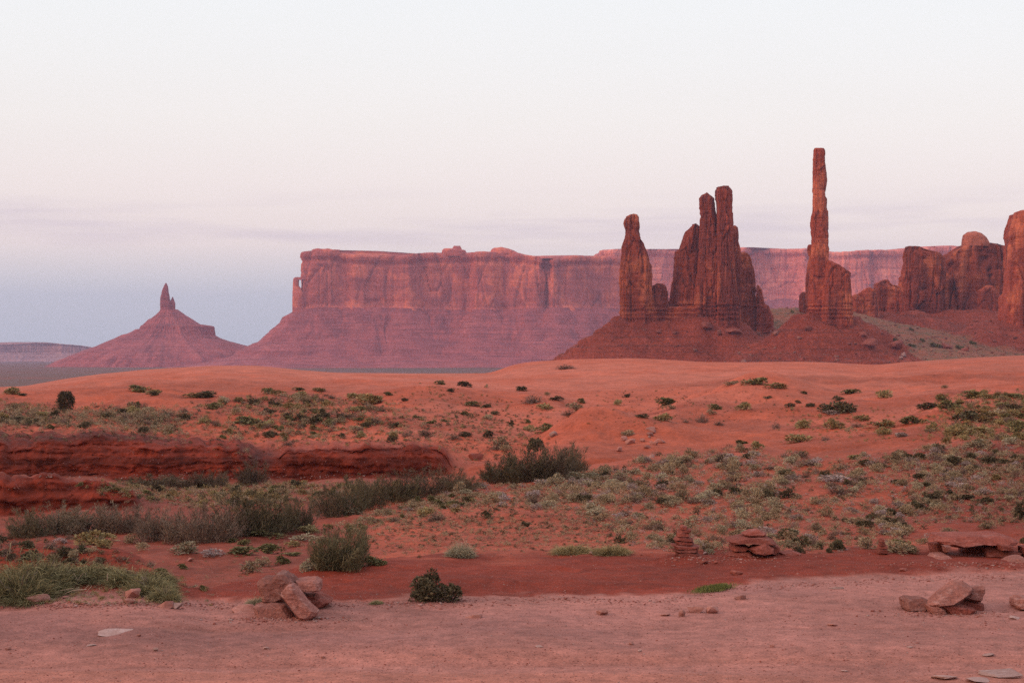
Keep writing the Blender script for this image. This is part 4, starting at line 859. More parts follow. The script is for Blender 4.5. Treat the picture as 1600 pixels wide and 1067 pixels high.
# ---------------------------------------------------------------- plants
def blades(C, Dn, L, W, rnd, kind='leaf', bend=.25):
    """one small face per leaf or blade: base point C, direction Dn, length L, width W"""
    n = len(C); r = rnd.normal(size=(n, 3)); s = np.cross(Dn, r); s /= np.linalg.norm(s, axis=1)[:, None] + 1e-9
    L = L[:, None]; W = W[:, None]; sag = np.zeros((n, 3)); sag[:, 2] = -bend
    mid = C + Dn * L * .5; tip = C + (Dn + sag) * L
    if kind == 'tri':
        V = np.stack([C - s * W * .5, C + s * W * .5, tip], 1).reshape(-1, 3); f = np.arange(3 * n).reshape(n, 3)
    else:
        V = np.stack([C, mid + s * W * .5, tip, mid - s * W * .5], 1).reshape(-1, 3); f = np.arange(4 * n).reshape(n, 4)
    return V, f
def unit(v): return v / (np.linalg.norm(v, axis=1)[:, None] + 1e-9)
def foliage_arrays(kind, seed, n):
    """foliage in a unit box: half-width .5, height 1, standing on z = 0"""
    rnd = np.random.RandomState(seed)
    if kind in ('sage', 'green', 'gold', 'dark', 'pale', 'grey'):
        nl = rnd.randint(5, 10); ang = rnd.uniform(0, 6.28, nl); rad = np.sqrt(rnd.uniform(0, 1, nl)) * .34
        lc = np.stack([rad * np.cos(ang), rad * np.sin(ang), rnd.uniform(.05, .55, nl) * (1 - rad * 1.1)], -1); lr = rnd.uniform(.13, .26, nl)
        k = rnd.randint(0, nl, n); dirv = unit(rnd.normal(size=(n, 3)) + np.array([0, 0, .55]))
        shell = rnd.uniform(.35, 1, n) ** .5
        C = lc[k] + dirv * (lr[k] * shell)[:, None] * np.array([1, 1, 1.1]); C[:, 2] = np.maximum(C[:, 2] * 1.12, .0)
        D_ = unit(dirv + np.array([0, 0, .8 if kind in ('sage', 'gold', 'pale', 'grey') else .3]) + .5 * rnd.normal(size=(n, 3)))
        L_ = rnd.uniform(.09, .2, n) * (1.0 if kind != 'gold' else 1.25); W_ = L_ * (.30 if kind in ('sage', 'grey', 'pale') else .34 if kind == 'gold' else .5)
        return blades(C, D_, L_, W_, rnd, 'leaf', .1)
    if kind == 'dry':
        az, el = rnd.uniform(0, 6.28, n), np.arcsin(rnd.uniform(.08, 1, n)); D_ = np.stack([np.cos(az) * np.cos(el), np.sin(az) * np.cos(el), np.sin(el)], -1)
        t = rnd.uniform(.15, .75, n); C = D_ * t[:, None] * np.array([.5, .5, .9]); D_ = unit(D_ + .7 * rnd.normal(size=(n, 3)))
        L_ = rnd.uniform(.12, .28, n); return blades(C, D_, L_, L_ * .13, rnd, 'leaf', 0)
    if kind == 'tam':     # a loose dome of fine upright twigs
        npl = 46; az = rnd.uniform(0, 6.28, npl); rr = np.sqrt(rnd.uniform(0, 1, npl)) * .46; base = np.stack([rr * np.cos(az), rr * np.sin(az) * .8, 0 * rr], -1)
        lean = unit(np.stack([base[:, 0] * .8 + .24 * rnd.normal(size=npl), base[:, 1] * .8 + .24 * rnd.normal(size=npl), np.ones(npl)], -1)); hgt = np.sqrt(np.clip(1 - (rr / .56) ** 2, .1, 1)) * rnd.choice([.45, .6, .75, .9, 1.05], npl)
        k = rnd.randint(0, npl, n); t = rnd.uniform(.0, 1, n) ** .8
        wid = .13 * (1 - t * .75) + .01
        C = base[k] + lean[k] * (hgt[k] * t)[:, None] + rnd.normal(size=(n, 3)) * wid[:, None] * np.array([.6, .6, .35]); C[:, 2] = np.abs(C[:, 2])
        D_ = unit(lean[k] * 1.3 + .55 * rnd.normal(size=(n, 3))); L_ = rnd.uniform(.05, .16, n); return blades(C, D_, L_, L_ * .085 + .002, rnd, 'leaf', 0)
    if kind == 'grass':
        nt = 26; az = rnd.uniform(0, 6.28, nt); rr = np.sqrt(rnd.uniform(0, 1, nt)) * .42; base = np.stack([rr * np.cos(az), rr * np.sin(az), 0 * rr], -1)
        k = rnd.randint(0, nt, n); C = base[k] + rnd.normal(size=(n, 3)) * .06; C[:, 2] = np.abs(C[:, 2]) * 3.5 * rnd.uniform(0, 1.6, n) * (1 - rr[k] * 1.3)
        D_ = unit(np.stack([C[:, 0] * 1.0, C[:, 1] * 1.0, .9 + 0 * C[:, 0]], -1) + .6 * rnd.normal(size=(n, 3))); L_ = rnd.uniform(.12, .5, n)
        return blades(C, D_, L_, .006 + L_ * .010, rnd, 'leaf', .3)
    if kind == 'juniper':
        k = 90; az = rnd.uniform(0, 6.28, k); h = rnd.uniform(.05, .9, k); rr = .44 * np.sqrt(np.clip(1 - ((h - .42) / .62) ** 2, .05, 1)) * rnd.uniform(.6, 1.0, k)
        lc = np.stack([rr * np.cos(az), rr * np.sin(az), h], -1); q = rnd.randint(0, k, n); d_ = unit(rnd.normal(size=(n, 3)) + np.array([0, 0, .4]))
        C = lc[q] + d_ * rnd.uniform(.03, .13, n)[:, None]; L_ = rnd.uniform(.05, .10, n); return blades(C, d_, L_, L_ * .5, rnd, 'leaf', 0)
def tube(a, b, r0, r1, n=5):
    a, b = np.array(a, float), np.array(b, float); d = b - a; d /= np.linalg.norm(d) + 1e-9
    u = np.cross(d, [.3, .5, .81]); u /= np.linalg.norm(u); v = np.cross(d, u); th = np.arange(n) / n * 6.2832
    ring = np.cos(th)[:, None] * u + np.sin(th)[:, None] * v
    V = np.concatenate([a + ring * r0, b + ring * r1]); i = np.arange(n); f = np.stack([i, (i + 1) % n, (i + 1) % n + n, i + n], -1)
    return V, f
def stems_mesh(seed, n=14, spread=.42, top=.85, r=.022):
    rnd = np.random.RandomState(seed); Vs, Fs, o = [], [], 0
    for _ in range(n):
        az, rr = rnd.uniform(0, 6.28), rnd.uniform(.1, spread); tip = np.array([rr * math.cos(az), rr * math.sin(az), top * rnd.uniform(.5, 1) * (1 - rr)])
        midp = tip * np.array([.4, .4, .5]) + rnd.normal(size=3) * .03
        for a, b, r0, r1 in ((np.zeros(3), midp, r, r * .7), (midp, tip, r * .7, r * .25)):
            V, f = tube(a, b, r0, r1); Vs.append(V); Fs.append(f + o); o += len(V)
    return np_mesh('stem', np.concatenate(Vs), np.concatenate(Fs))
LEAF = {}
NB = dict(sage=520, green=620, gold=560, dark=620, pale=520, grey=520, dry=420, tam=5200, grass=3600, juniper=5200)
def leaf_mesh(kind, var, big=False):
    key = (kind, var, big)
    if key not in LEAF:
        V, f = foliage_arrays(kind, 900 + var * 13 + len(kind) * 101, int(NB[kind] * (2.2 if big and kind not in ('tam', 'juniper') else 1)))
        if big and kind not in ('tam', 'juniper', 'grass'):   # finer leaves on the plants that show large
            q = V.reshape(-1, f.shape[1], 3); c_ = q[:, :1]; V = (c_ + (q - c_) * .72).reshape(-1, 3)
        me = np_mesh('foliage', V, f); me.materials.append(MAT['dark' if kind == 'juniper' else kind]); LEAF[key] = me
    return LEAF[key]
STEM = {}
def stem_mesh(var):
    if var not in STEM: me = stems_mesh(70 + var); me.materials.append(MAT['wood']); STEM[var] = me
    return STEM[var]
KIND = dict(sage=('sagebrush', 'sagebrush', 'grey-green sagebrush', 'sagebrush on the slopes'), pale=('saltbush', 'shrub', 'pale green saltbush', 'pale saltbushes on the slopes'), grey=('grey_shrub', 'shrub', 'silvery grey shrub', 'grey shrubs on the slopes'),
            dark=('dark_shrub', 'shrub', 'dark olive shrub', 'dark shrubs on the slopes'), green=('green_shrub', 'shrub', 'fresh green shrub', 'green shrubs on the slopes'), gold=('rabbitbrush', 'shrub', 'golden-green rabbitbrush', 'golden shrubs on the slopes'),
            dry=('dry_shrub', 'dry shrub', 'brown leafless shrub', 'dry shrubs on the slopes'), tam=('tamarisk_bush', 'bush', 'tall feathery brown bush', 'tall bushes along the wash'), grass=('grass_clump', 'grass', 'clump of long green grass', 'grass clumps at the road edge'))
rs = random.Random(11)
TAKEN = []
def plant(kind, px, py, wpx, hpx, label=None, big=False, sink=.04, mat=None, name=None, cat=None, group=None, var=None, rz=None):
    x, y, z = hit(px, py); W_ = wpx / F * y * 1.2; H_ = hpx / F * y * 1.17
    nm, ct, lb, gp = KIND.get(kind, ('shrub', 'shrub', 'shrub', None)); nm, ct, gp = name or nm, cat or ct, group or gp
    v = rs.randrange(6) if var is None else var
    TAKEN.append((px, py, wpx, hpx))
    rot = rs.uniform(0, 6.28) if rz is None else rz
    dep = .85
    loc = (x, y + W_ * .3, z - H_ * sink)
    zl = ground_z(px, loc[1]); 
    me = leaf_mesh(kind, v, big)
    if mat: me = me.copy(); me.materials.clear(); me.materials.append(MAT[mat])
    if big or wpx >= 24:
        r_ = empty(nm, loc, rot); r_.scale = (W_, W_ * dep, H_)
        f_ = bpy.data.objects.new('foliage', me); COL.objects.link(f_); f_.parent = r_
        s_ = bpy.data.objects.new('stem', stem_mesh(v)); COL.objects.link(s_); s_.parent = r_
        o = r_
    else:
        o = bpy.data.objects.new(nm, me); COL.objects.link(o); o.location = loc; o.rotation_euler.z = rot; o.scale = (W_, W_ * dep, H_)
    o['kind'] = 'thing'
    if not label:
        a_, s_ = where(px, py, wpx); label = s_ + ' ' + lb + ' ' + a_
    tag(o, label, ct, gp); return o
def where(px, py, wpx):
    size = 'tiny' if wpx < 9 else 'small' if wpx < 16 else 'medium' if wpx < 27 else 'wide'
    if py < 700 and px < 640:
        a = 'just above the red cliff' if py > 672 else 'halfway up the hillside' if py > 640 else 'at the foot of the long dune'
        b = ' near the juniper' if px < 170 else ' under the highest dune crest' if 300 < px < 450 else ' where the crest dips' if px >= 450 else ' beyond the juniper'
    elif py < 745 and px < 900:
        a = 'on open sand above the dark bushes' if py > 660 else 'high on open sand'; b = ', cliff side' if px < 760 else ', smooth dune side'
    elif py < 700 and px < 1230:
        a = 'on the smooth dune below the fins' if px < 1120 else 'on the dune below the pole'; b = ', high up' if py < 640 else ', lower down'
    elif py < 692:
        a = 'in the dense patch under the domed butte' if px > 1465 else 'in the loose patch under the pole'; b = ', upper part' if py < 645 else ', lower part'
    elif px < 640:
        a = 'on the terrace under the cliff' if py < 790 else 'on the wash floor' if py < 870 else 'on bare wash soil'; b = ' beside the dark spur' if px < 160 else ' behind the tumbled pile' if px > 360 else ' beyond the grass mound'
    else:
        a = 'at the slope rim' if py < 735 else 'on the upper slope' if py < 765 else 'on the middle slope' if py < 800 else 'on the lower slope'
        b = ' behind the feathery tuft' if px < 800 else ' behind the golden clumps' if px < 1010 else ' behind the tall cairn' if px < 1110 else ' behind the slab stack' if px < 1230 else ' behind the tiny cairn' if px < 1420 else ' behind the stone bench'
    return (a + b, size)
# --- plants one can point to
P = plant
t = P('juniper', 100, 642, 27, 27, 'lone dark rounded juniper on the hillside', True, name='juniper_tree', cat='tree', group='trees')
P('dark', 653, 940, 56, 46, 'dense dark bush with twigs at the gravel edge, taller lobe', True, var=1); P('dark', 697, 943, 54, 40, 'lower lobe-shaped dark bush joined to the taller bush at the gravel edge', True, var=2)
P('dark', 668, 925, 34, 44, 'dusty-topped dark bush standing behind the pair at the gravel edge', True, var=3)
P('tam', 525, 893, 76, 58, 'large olive bush behind the dark bank, beyond the tumbled pile', True, mat='olive', name='olive_bush', cat='bush', var=4); P('tam', 547, 891, 50, 64, 'upright olive bush, taller twin of the large olive bush', True, mat='olive', name='olive_bush', cat='bush', var=0); P('tam', 505, 891, 46, 48, 'rounded olive bush at the wash side of the large olive bush', True, mat='olive', name='olive_bush', cat='bush', var=5)
P('pale', 481, 893, 30, 24, 'pale sage at the wash side of the large olive bush', True); P('green', 585, 884, 32, 22, 'fresh green bush at the road side of the large olive bush', True); P('tam', 520, 868, 16, 44, 'thin upright twiggy plant rising behind the olive bush', True); P('tam', 566, 868, 14, 48, 'thin wispy stalk plant beside the olive bush', True)
P('grass', 720, 871, 40, 30, 'feathery pale green tuft on the bank edge', True, mat='pale', name='pale_tuft', cat='plant'); P('grass', 898, 867, 50, 20, 'golden grass clump at the bank edge, nearer the feathery pale tuft', True, mat='gold'); P('grass', 955, 867, 54, 20, 'golden grass clump at the bank edge, nearer the tall cairn', True, mat='gold')
P('grass', 587, 944, 16, 9, 'tiny green tuft in the dark dirt between tumbled pile and dark bush', True); P('grass', 400, 948, 26, 20, 'pale grass tuft against the back of the tumbled pile', True, mat='pale')
# grass mound at the road edge
for px, py, w_, h_, lab in ((18, 945, 80, 82, 'green grass clump at the very edge of the view, low on the mound'), (50, 930, 86, 78, 'highest grass clump on the mound with yellow tips'), (8, 915, 60, 34, 'grass clump on the back of the mound at the view edge'), (88, 912, 80, 42, 'grass clump behind the bleached sticks'), (128, 905, 70, 30, 'grass clump over the middle bare soil of the mound'), (165, 908, 66, 30, 'thick grass clump to the back of the mound'), (200, 915, 66, 38, 'blue-green grass clump above the tilted brown stone'), (228, 930, 62, 40, 'grass clump on the falling end of the mound'), (256, 941, 46, 32, 'last grass clump at the low end of the mound'), (242, 912, 46, 26, 'sparse grass clump behind the falling end of the mound'), (40, 944, 60, 26, 'trailing grass at the foot of the mound beside the long reddish stone'), (75, 930, 60, 30, 'grass clump hanging over the bare soil beside the bleached sticks')):
    P('grass', px, py, w_, h_, lab, True, sink=.02)
def sticks(px, py, segs, label, r=.0055):
    x, y, z = hit(px, py); Vs, Fs, o = [], [], 0
    s = y / F
    for pts in segs:
        q = [np.array([(a - px) * s, (k - 1) * -.03 - .12, (py - b) * s]) for k, (a, b) in enumerate(pts)]
        for i, (a, b) in enumerate(zip(q[:-1], q[1:])):
            V, f = tube(a, b, r * (1 - .2 * i), r * (.8 - .2 * i)); Vs.append(V); Fs.append(f + o); o += len(V)
    ob = link('dead_branch', np_mesh('dead_branch', np.concatenate(Vs), np.concatenate(Fs)), MAT['deadwood']); ob.location = (x, y, z); tag(ob, label, 'branch', 'bleached branches in the grass mound')
sticks(122, 910, [[(120, 911), (130, 897), (135, 893)], [(124, 904), (118, 893)]], 'forked bleached stick standing in the middle of the grass mound')
sticks(138, 908, [[(136, 894), (137, 905), (146, 908)], [(152, 908), (158, 901)]], 'bleached stick bent down to the bare soil of the mound')
sticks(101, 908, [[(101, 909), (103, 896), (108, 890), (114, 892)]], 'curved bleached stick beside the highest grass clump')
sticks(136, 922, [[(137, 935), (137, 925), (148, 912)], [(140, 928), (152, 922), (160, 923)], [(134, 920), (142, 912)]], 'tangle of bare twigs over the red soil of the mound', .007)
sticks(92, 928, [[(70, 938), (80, 926), (95, 921), (120, 916)], [(98, 928), (118, 920), (140, 918)]], 'long brown root running across the red soil of the mound', .008)
sticks(46, 925, [[(40, 930), (50, 920), (44, 912)], [(30, 902), (40, 908)]], 'bleached twig low in the grass at the view edge', .006)
sticks(192, 915, [[(190, 918), (205, 916)], [(170, 906), (171, 894)], [(182, 914), (186, 906)]], 'thin bleached twigs beside the tilted brown stone', .006)
# tall bushes of the wash
for px, py, w_, h_, lab in ((38, 842, 66, 42, 'greenish feathery bush nearest the dark bank'), (85, 834, 70, 38, 'feathery bush under the near red cliff, second from the dark bank'), (128, 836, 66, 36, 'feathery bush under the near red cliff with pale tips'), (172, 836, 66, 42, 'feathery bush at the end of the near red cliff'), (212, 834, 56, 38, 'lower feathery bush just past the end of the near red cliff'), (243, 846, 70, 52, 'purplish grey feathery bush beside the golden shrubs'), (285, 850, 76, 56, 'large purplish brown bush in the middle of the wash'), (322, 850, 66, 56, 'purplish brown bush leaning on the dark brown one'), (352, 842, 60, 50, 'brown bush between the purplish and the darkest bushes'),
    (385, 840, 74, 62, 'darkest tall bush of the wash'), (425, 836, 80, 66, 'biggest tall dark bush of the wash'), (462, 830, 58, 58, 'tall dark bush at the road end of the big group'),
    (510, 812, 40, 40, 'narrow bush in the gap of the wash bushes'), (540, 806, 52, 46, 'dark green-brown bush below the red cliff end'), (575, 796, 56, 46, 'dark bush under the red cliff end'), (612, 786, 60, 48, 'tall dark bush touching the red cliff end'), (648, 778, 66, 50, 'broad dark bush beyond the red cliff end'), (690, 772, 60, 44, 'dark bush before the open sand'), (722, 768, 44, 30, 'low brown bush before the open sand')):
    P('tam', px, py + rs.uniform(-3, 3), w_ * rs.uniform(.78, 1.12), h_ * rs.uniform(.75, 1.2), lab, True, mat='dark' if 375 < px < 480 and px != 462 or px > 530 and px < 640 else 'tamlight' if px < 360 and px != 38 else None)
for px, py, w_, h_, lab, m_ in ((790, 756, 62, 40, 'dark green bush at the mouth of the sandy gully', 'dark'), (822, 754, 60, 46, 'dark green bush in the middle of the gully group', 'dark'), (850, 752, 58, 50, 'dark brown bush beside the tallest gully bush', None), (880, 748, 58, 54, 'tallest dark brown twiggy bush at the foot of the smooth dune', None), (898, 738, 30, 34, 'brown bush at the dune end of the gully group', None), (770, 750, 34, 24, 'small bush at the sand end of the gully group', 'dark')):
    P('tam', px, py, w_ * 1.1, h_, lab, True, mat=m_)
P('tam', 392, 758, 46, 36, 'round feathery bush alone at the foot of the main red cliff', True); P('tam', 330, 762, 40, 24, 'lower feathery bush at the foot of the main red cliff', True); P('tam', 290, 763, 46, 22, 'pale feathery bush at the foot of the main red cliff, nearest its light band', True); P('tam', 232, 762, 60, 18, 'long low feathery bush under the light band of the main red cliff', True)
# everything else that stands out, read off the picture: kind, x, base, width, height
LIST = '''green 215 613 32 16|gold 236 616 26 10|dark 241 618 14 9|dark 326 622 36 14|gold 298 622 22 9|green 419 615 24 10|gold 434 617 20 8|green 463 611 22 7|gold 468 622 30 12|dark 435 635 18 9|dark 424 632 9 7|dark 420 646 22 10|gold 452 638 20 9|sage 472 643 14 7|green 382 662 42 15|dark 406 664 20 9|dry 420 669 22 10|green 439 673 14 10|dark 450 651 15 7|dry 502 629 24 10|dry 518 623 15 9|gold 582 632 40 21|green 607 618 14 8|dark 633 627 10 6|dry 536 656 60 16|sage 556 673 22 11|dry 586 664 30 17|dark 616 669 22 12|sage 615 679 22 10|dark 612 690 16 11|dry 636 683 18 14|dry 518 675 15 7|gold 489 671 18 8|green 470 668 15 8|dry 448 696 22 9|dark 532 683 16 8|dry 560 684 20 9|gold 20 616 30 13|dark 37 619 15 6|green 215 636 9 10|dry 180 640 14 7|green 330 640 22 16|gold 555 622 26 10|gold 500 612 20 8|dry 575 640 24 11|
green 686 601 20 9|dark 727 604 24 12|dark 707 613 14 8|sage 760 606 8 7|dark 815 611 19 11|dry 835 631 38 17|sage 856 618 10 8|dark 868 626 23 9|gold 852 640 24 11|green 909 630 13 9|sage 901 641 32 14|dry 888 650 28 11|green 738 635 22 9|green 729 650 19 10|dark 758 637 17 8|sage 760 656 20 12|dark 772 648 13 7|green 672 662 18 8|green 697 659 15 7|dry 665 683 30 16|dry 709 688 26 14|dark 727 683 20 11|dark 762 684 17 13|sage 780 700 34 24|sage 792 705 20 14|dry 776 704 20 11|dark 798 666 11 13|green 823 662 11 9|gold 827 674 18 12|green 850 675 30 17|dark 836 707 28 32|sage 814 683 12 10|dry 884 577 32 9|
green 1180 602 38 17|sage 1145 602 32 9|gold 1214 608 28 11|dark 1258 616 10 7|dark 1201 623 12 6|green 1042 633 38 14|sage 1046 641 20 10|dark 1004 653 19 8|gold 1036 658 26 14|dark 979 621 10 8|gold 965 633 13 11|gold 1164 641 28 14|green 1116 640 22 11|sage 1112 648 20 10|dry 1098 661 22 17|sage 978 682 25 14|dry 1124 665 20 9|dry 1071 661 12 8|dry 1214 670 15 13|dark 1235 637 13 9|dark 1248 630 10 6|dark 1265 636 16 9|sage 1160 707 27 17|green 1160 694 24 8|gold 1184 701 24 13|grey 1176 715 28 14|green 1130 717 30 11|sage 1112 722 20 11|pale 1068 720 40 9|green 1256 714 18 11|sage 1244 717 15 10|gold 1250 691 38 15|gold 1262 669 26 15|
green 1329 616 30 11|gold 1383 622 24 16|sage 1480 606 14 6|dark 1312 626 18 9|dark 1324 645 42 23|dark 1294 644 26 15|grey 1298 649 34 10|gold 1306 670 28 18|gold 1382 668 42 15|gold 1383 679 22 13|green 1434 662 44 15|dark 1449 640 28 13|green 1490 641 38 20|green 1528 622 38 13|dry 1518 634 22 10|dark 1516 658 46 19|gold 1540 660 50 20|sage 1556 651 42 15|green 1572 638 32 11|gold 1498 681 34 22|green 1592 674 32 19|dry 1580 660 26 12|sage 1568 628 18 12|green 1588 622 32 10|gold 1542 677 42 13|sage 1456 677 18 9|grey 1412 683 28 9|dry 1292 688 18 10|dark 1590 640 24 12|gold 1350 658 24 11|dry 1340 668 24 9|sage 1330 676 18 10|
green 1334 718 20 10|sage 1408 713 28 13|dark 1376 731 24 11|pale 1468 701 30 10|pale 1536 701 38 17|dry 1518 714 28 11|dark 1550 724 30 13|pale 1586 694 28 14|pale 1536 745 18 10|gold 1560 751 19 12|dry 1314 775 54 17|grey 1310 754 46 15|dark 1306 859 24 22|sage 1356 858 32 23|sage 1398 864 50 22|green 1411 853 28 13|sage 1428 865 26 14|sage 1441 850 20 13|sage 1420 832 24 15|sage 1546 827 28 16|sage 1486 833 26 10|sage 1381 819 30 13|sage 1345 821 22 15|dark 1459 783 28 17|dry 1463 788 18 10|dark 1598 812 20 36|dark 1598 849 12 13|sage 1472 797 20 13|dark 1510 781 22 10|dark 1439 749 18 11|dark 1252 855 32 20|dark 1250 864 18 12|dark 1296 864 14 9|sage 1276 832 26 18|pale 1106 866 18 11|sage 1080 824 36 15|dry 1150 824 34 14|sage 1186 822 20 18|sage 1294 806 17 18|dry 1205 735 24 10|sage 1212 802 20 11|
dark 821 823 13 10|dry 835 789 34 23|green 712 791 30 12|green 685 789 20 10|dark 728 784 16 13|green 649 787 16 15|gold 683 771 18 11|dark 729 772 16 10|green 706 777 13 8|green 674 785 15 13|gold 662 807 26 17|dry 682 814 30 15|sage 659 794 16 11|gold 365 800 14 8|gold 713 800 18 9|pale 870 763 38 26|pale 898 751 38 17|pale 925 748 30 14|grey 850 760 30 14|sage 905 770 24 14|sage 940 760 30 12|pale 990 742 30 14|sage 1020 735 28 13|dark 1062 728 24 10|
gold 145 852 50 26|gold 163 856 26 17|sage 202 849 24 17|sage 222 860 22 17|dark 108 870 46 17|dry 129 862 20 12|dry 78 858 28 15|grey 93 849 20 10|dark 45 875 32 18|dry 120 883 36 15|dry 148 885 22 17|dry 186 878 30 10|dry 228 900 14 10|green 249 896 19 9|green 285 889 15 11|pale 294 865 52 22|grey 332 871 32 15|green 375 867 46 13|green 418 865 38 16|green 378 852 22 12|green 361 848 18 9|green 412 840 52 13|sage 390 896 36 23|sage 408 885 26 17|green 439 882 26 16|green 454 868 30 7|green 317 922 14 10|gold 480 833 30 14|pale 500 850 30 14|pale 470 846 40 14|sage 580 818 30 12|sage 610 815 20 8|pale 545 805 40 14|grey 520 775 26 9|dark 498 775 20 10|sage 560 835 24 12|sage 575 846 20 12'''
for it in LIST.replace('\n', '').split('|'):
    k_, a, b, c_, d_ = it.split(); P(k_, float(a), float(b), float(c_), float(d_))
# shrubs on the far talus
for px, py, w_, h_ in ((1120 * .3375 + 860, 488, 6, 5), (1400, 535, 10, 7), (1441, 534, 8, 5), (1425, 541, 14, 5), (1462, 541, 18, 7), (1500, 545, 14, 6), (1520, 538, 12, 6), (1424, 516, 8, 5)):
    q = talus_hit(px, py)
    if q:
        o = bpy.data.objects.new('green_shrub', leaf_mesh('green', 1)); COL.objects.link(o); s = w_ / F * q[1]; o.location = (q[0], q[1], q[2] - .2); o.scale = (s, s, h_ / F * q[1] * 1.3)
        tag(o, 'far-off dark green shrub on the slope under the domed butte' if px > 1300 else 'far-off dark green shrub on the grassy saddle behind the thin pole', 'shrub', 'far shrubs on the talus')

def talus_stuff():
    lib = []
    for k in range(5):
        me = hull_rock(760 + k, 0); co = np.empty(len(me.vertices) * 3, np.float32); me.vertices.foreach_get('co', co); me.calc_loop_triangles()
        t = np.empty(len(me.loop_triangles) * 3, np.int32); me.loop_triangles.foreach_get('vertices', t); lib.append((co.reshape(-1, 3), t.reshape(-1, 3)))
    rt = np.random.RandomState(31); Vs, Fs, Ms, o = [], [], [], 0; Ws, Gs, q = [], [], 0
    fol = [foliage_arrays('sage', 8800 + v, 40) for v in range(4)]
    ii, jj = np.where((TLZ > -12) & (TLY < 1560))
    for m in rt.randint(0, len(ii), 4200):
        i, j = ii[m], jj[m]; x, y, z = TLX[i, j] + rt.uniform(-1, 1), TLY[i, j] + rt.uniform(-1, 1), TLZ[i, j]
        V, f = lib[rt.randint(5)]; s = .6 + 5.0 * rt.beta(1, 6); a = rt.uniform(0, 6.28); ca, sa = math.cos(a), math.sin(a)
        Q = np.stack([(V[:, 0] * ca - V[:, 1] * sa) * s + x, (V[:, 0] * sa + V[:, 1] * ca) * s + y, V[:, 2] * s * rt.uniform(.5, .9) + z + .1 * s], -1); Vs.append(Q); Fs.append(f + o); Ms.append(np.full(len(f), int(rt.rand() < .5), np.int32)); o += len(Q)
    for m in rt.randint(0, len(ii), 2600):
        i, j = ii[m], jj[m]
        if TLX[i, j] < 140 and rt.rand() < .75: continue
        V, f = fol[rt.randint(4)]; s = rt.uniform(1.2, 3.6); Q = V * np.array([s, s, s * .7]) + np.array([TLX[i, j] + rt.uniform(-1, 1), TLY[i, j], TLZ[i, j]]); Ws.append(Q); Gs.append(f + q); q += len(Q)
    me = np_mesh('rubble', np.concatenate(Vs), np.concatenate(Fs)); me.materials.append(MAT['redstone']); me.materials.append(MAT['stone']); me.polygons.foreach_set('material_index', np.concatenate(Ms))
    tag(link('rubble', me), 'rubble strewn over the talus slopes below the spires', 'rubble', None, 'stuff')
    tag(link('talus_scrub', np_mesh('talus_scrub', np.concatenate(Ws), np.concatenate(Gs)), MAT['dark']), 'sparse dark scrub dotting the talus and the valley behind it', 'scrub', None, 'stuff')
talus_stuff()

# --- smaller shrubs by density, the largest of them singly, the rest as ground cover
rg = np.random.RandomState(77)
ZONES = []   # polygon, number, kinds with weights, min and max width, clumping
def zone(poly_, n, kinds, w0, w1): 
    wide = [({0: -260, 1600: 1860}.get(x, x), y) for x, y in poly_]      # the same ground cover carries on past the edges of the view
    def area(p): return abs(sum(p[i - 1][0] * p[i][1] - p[i][0] * p[i - 1][1] for i in range(len(p)))) / 2
    ZONES.append((wide, int(n * area(wide) / area(poly_)), kinds, w0, w1))
zone([(0, 612), (60, 630), (160, 640), (250, 645), (330, 632), (420, 618), (560, 622), (640, 640), (640, 694), (420, 694), (250, 682), (130, 668), (0, 655)], 700, dict(sage=4, dry=3, dark=2, gold=2, green=1, pale=1), 6, 22)
zone([(0, 640), (130, 640), (260, 640), (270, 680), (130, 668), (0, 656)], 300, dict(sage=4, pale=2, dark=1, dry=2), 7, 22)
zone([(0, 655), (130, 668), (300, 690), (400, 700), (400, 715), (200, 690), (0, 690)], 130, dict(dry=3, dark=2, sage=3), 5, 15)
zone([(640, 640), (700, 640), (840, 690), (800, 715), (740, 725), (700, 700), (640, 695)], 150, dict(sage=3, dry=3, dark=2, gold=1), 5, 15)
zone([(640, 600), (860, 640), (840, 680), (640, 660)], 80, dict(green=2, dark=2, sage=1), 4, 9)
zone([(140, 757), (400, 757), (600, 757), (640, 765), (600, 775), (420, 790), (300, 795), (225, 780), (150, 766)], 560, dict(sage=4, gold=3, pale=2, dark=2, green=1), 7, 20)
zone([(900, 740), (1040, 712), (1150, 702), (1230, 712), (1230, 862), (1000, 860), (900, 800)], 560, dict(sage=6, pale=3, grey=3, dry=2, dark=1), 8, 34)
zone([(1230, 720), (1330, 722), (1480, 700), (1600, 685), (1600, 760), (1430, 800), (1430, 862), (1230, 862)], 520, dict(sage=6, pale=2, grey=3, dry=2, dark=2), 8, 32)
zone([(1420, 720), (1600, 700), (1600, 850), (1500, 815), (1430, 820)], 330, dict(dark=3, dry=3, sage=5, grey=1), 6, 20)
zone([(600, 790), (760, 770), (960, 770), (960, 860), (720, 862), (600, 868)], 460, dict(sage=4, dry=3, dark=2, pale=1), 6, 18)
zone([(700, 765), (960, 738), (1000, 760), (900, 800), (760, 790), (640, 800)], 190, dict(pale=4, sage=4, grey=2), 9, 30)
zone([(440, 850), (520, 825), (640, 775), (720, 770), (700, 800), (600, 815), (480, 862)], 130, dict(pale=3, green=3, sage=3, gold=1), 8, 20)
zone([(1230, 640), (1440, 640), (1470, 690), (1260, 690)], 60, dict(gold=4, dry=3, sage=1), 5, 13)
zone([(1465, 620), (1600, 612), (1600, 690), (1480, 690)], 150, dict(green=3, gold=4, sage=2, dry=2), 8, 26)
zone([(930, 610), (1230, 610), (1260, 660), (940, 670)], 40, dict(dry=2, green=1, dark=1), 3, 8)
zone([(0, 838), (120, 838), (230, 880), (200, 890), (0, 880)], 80, dict(dry=4, dark=3, sage=1), 7, 30)
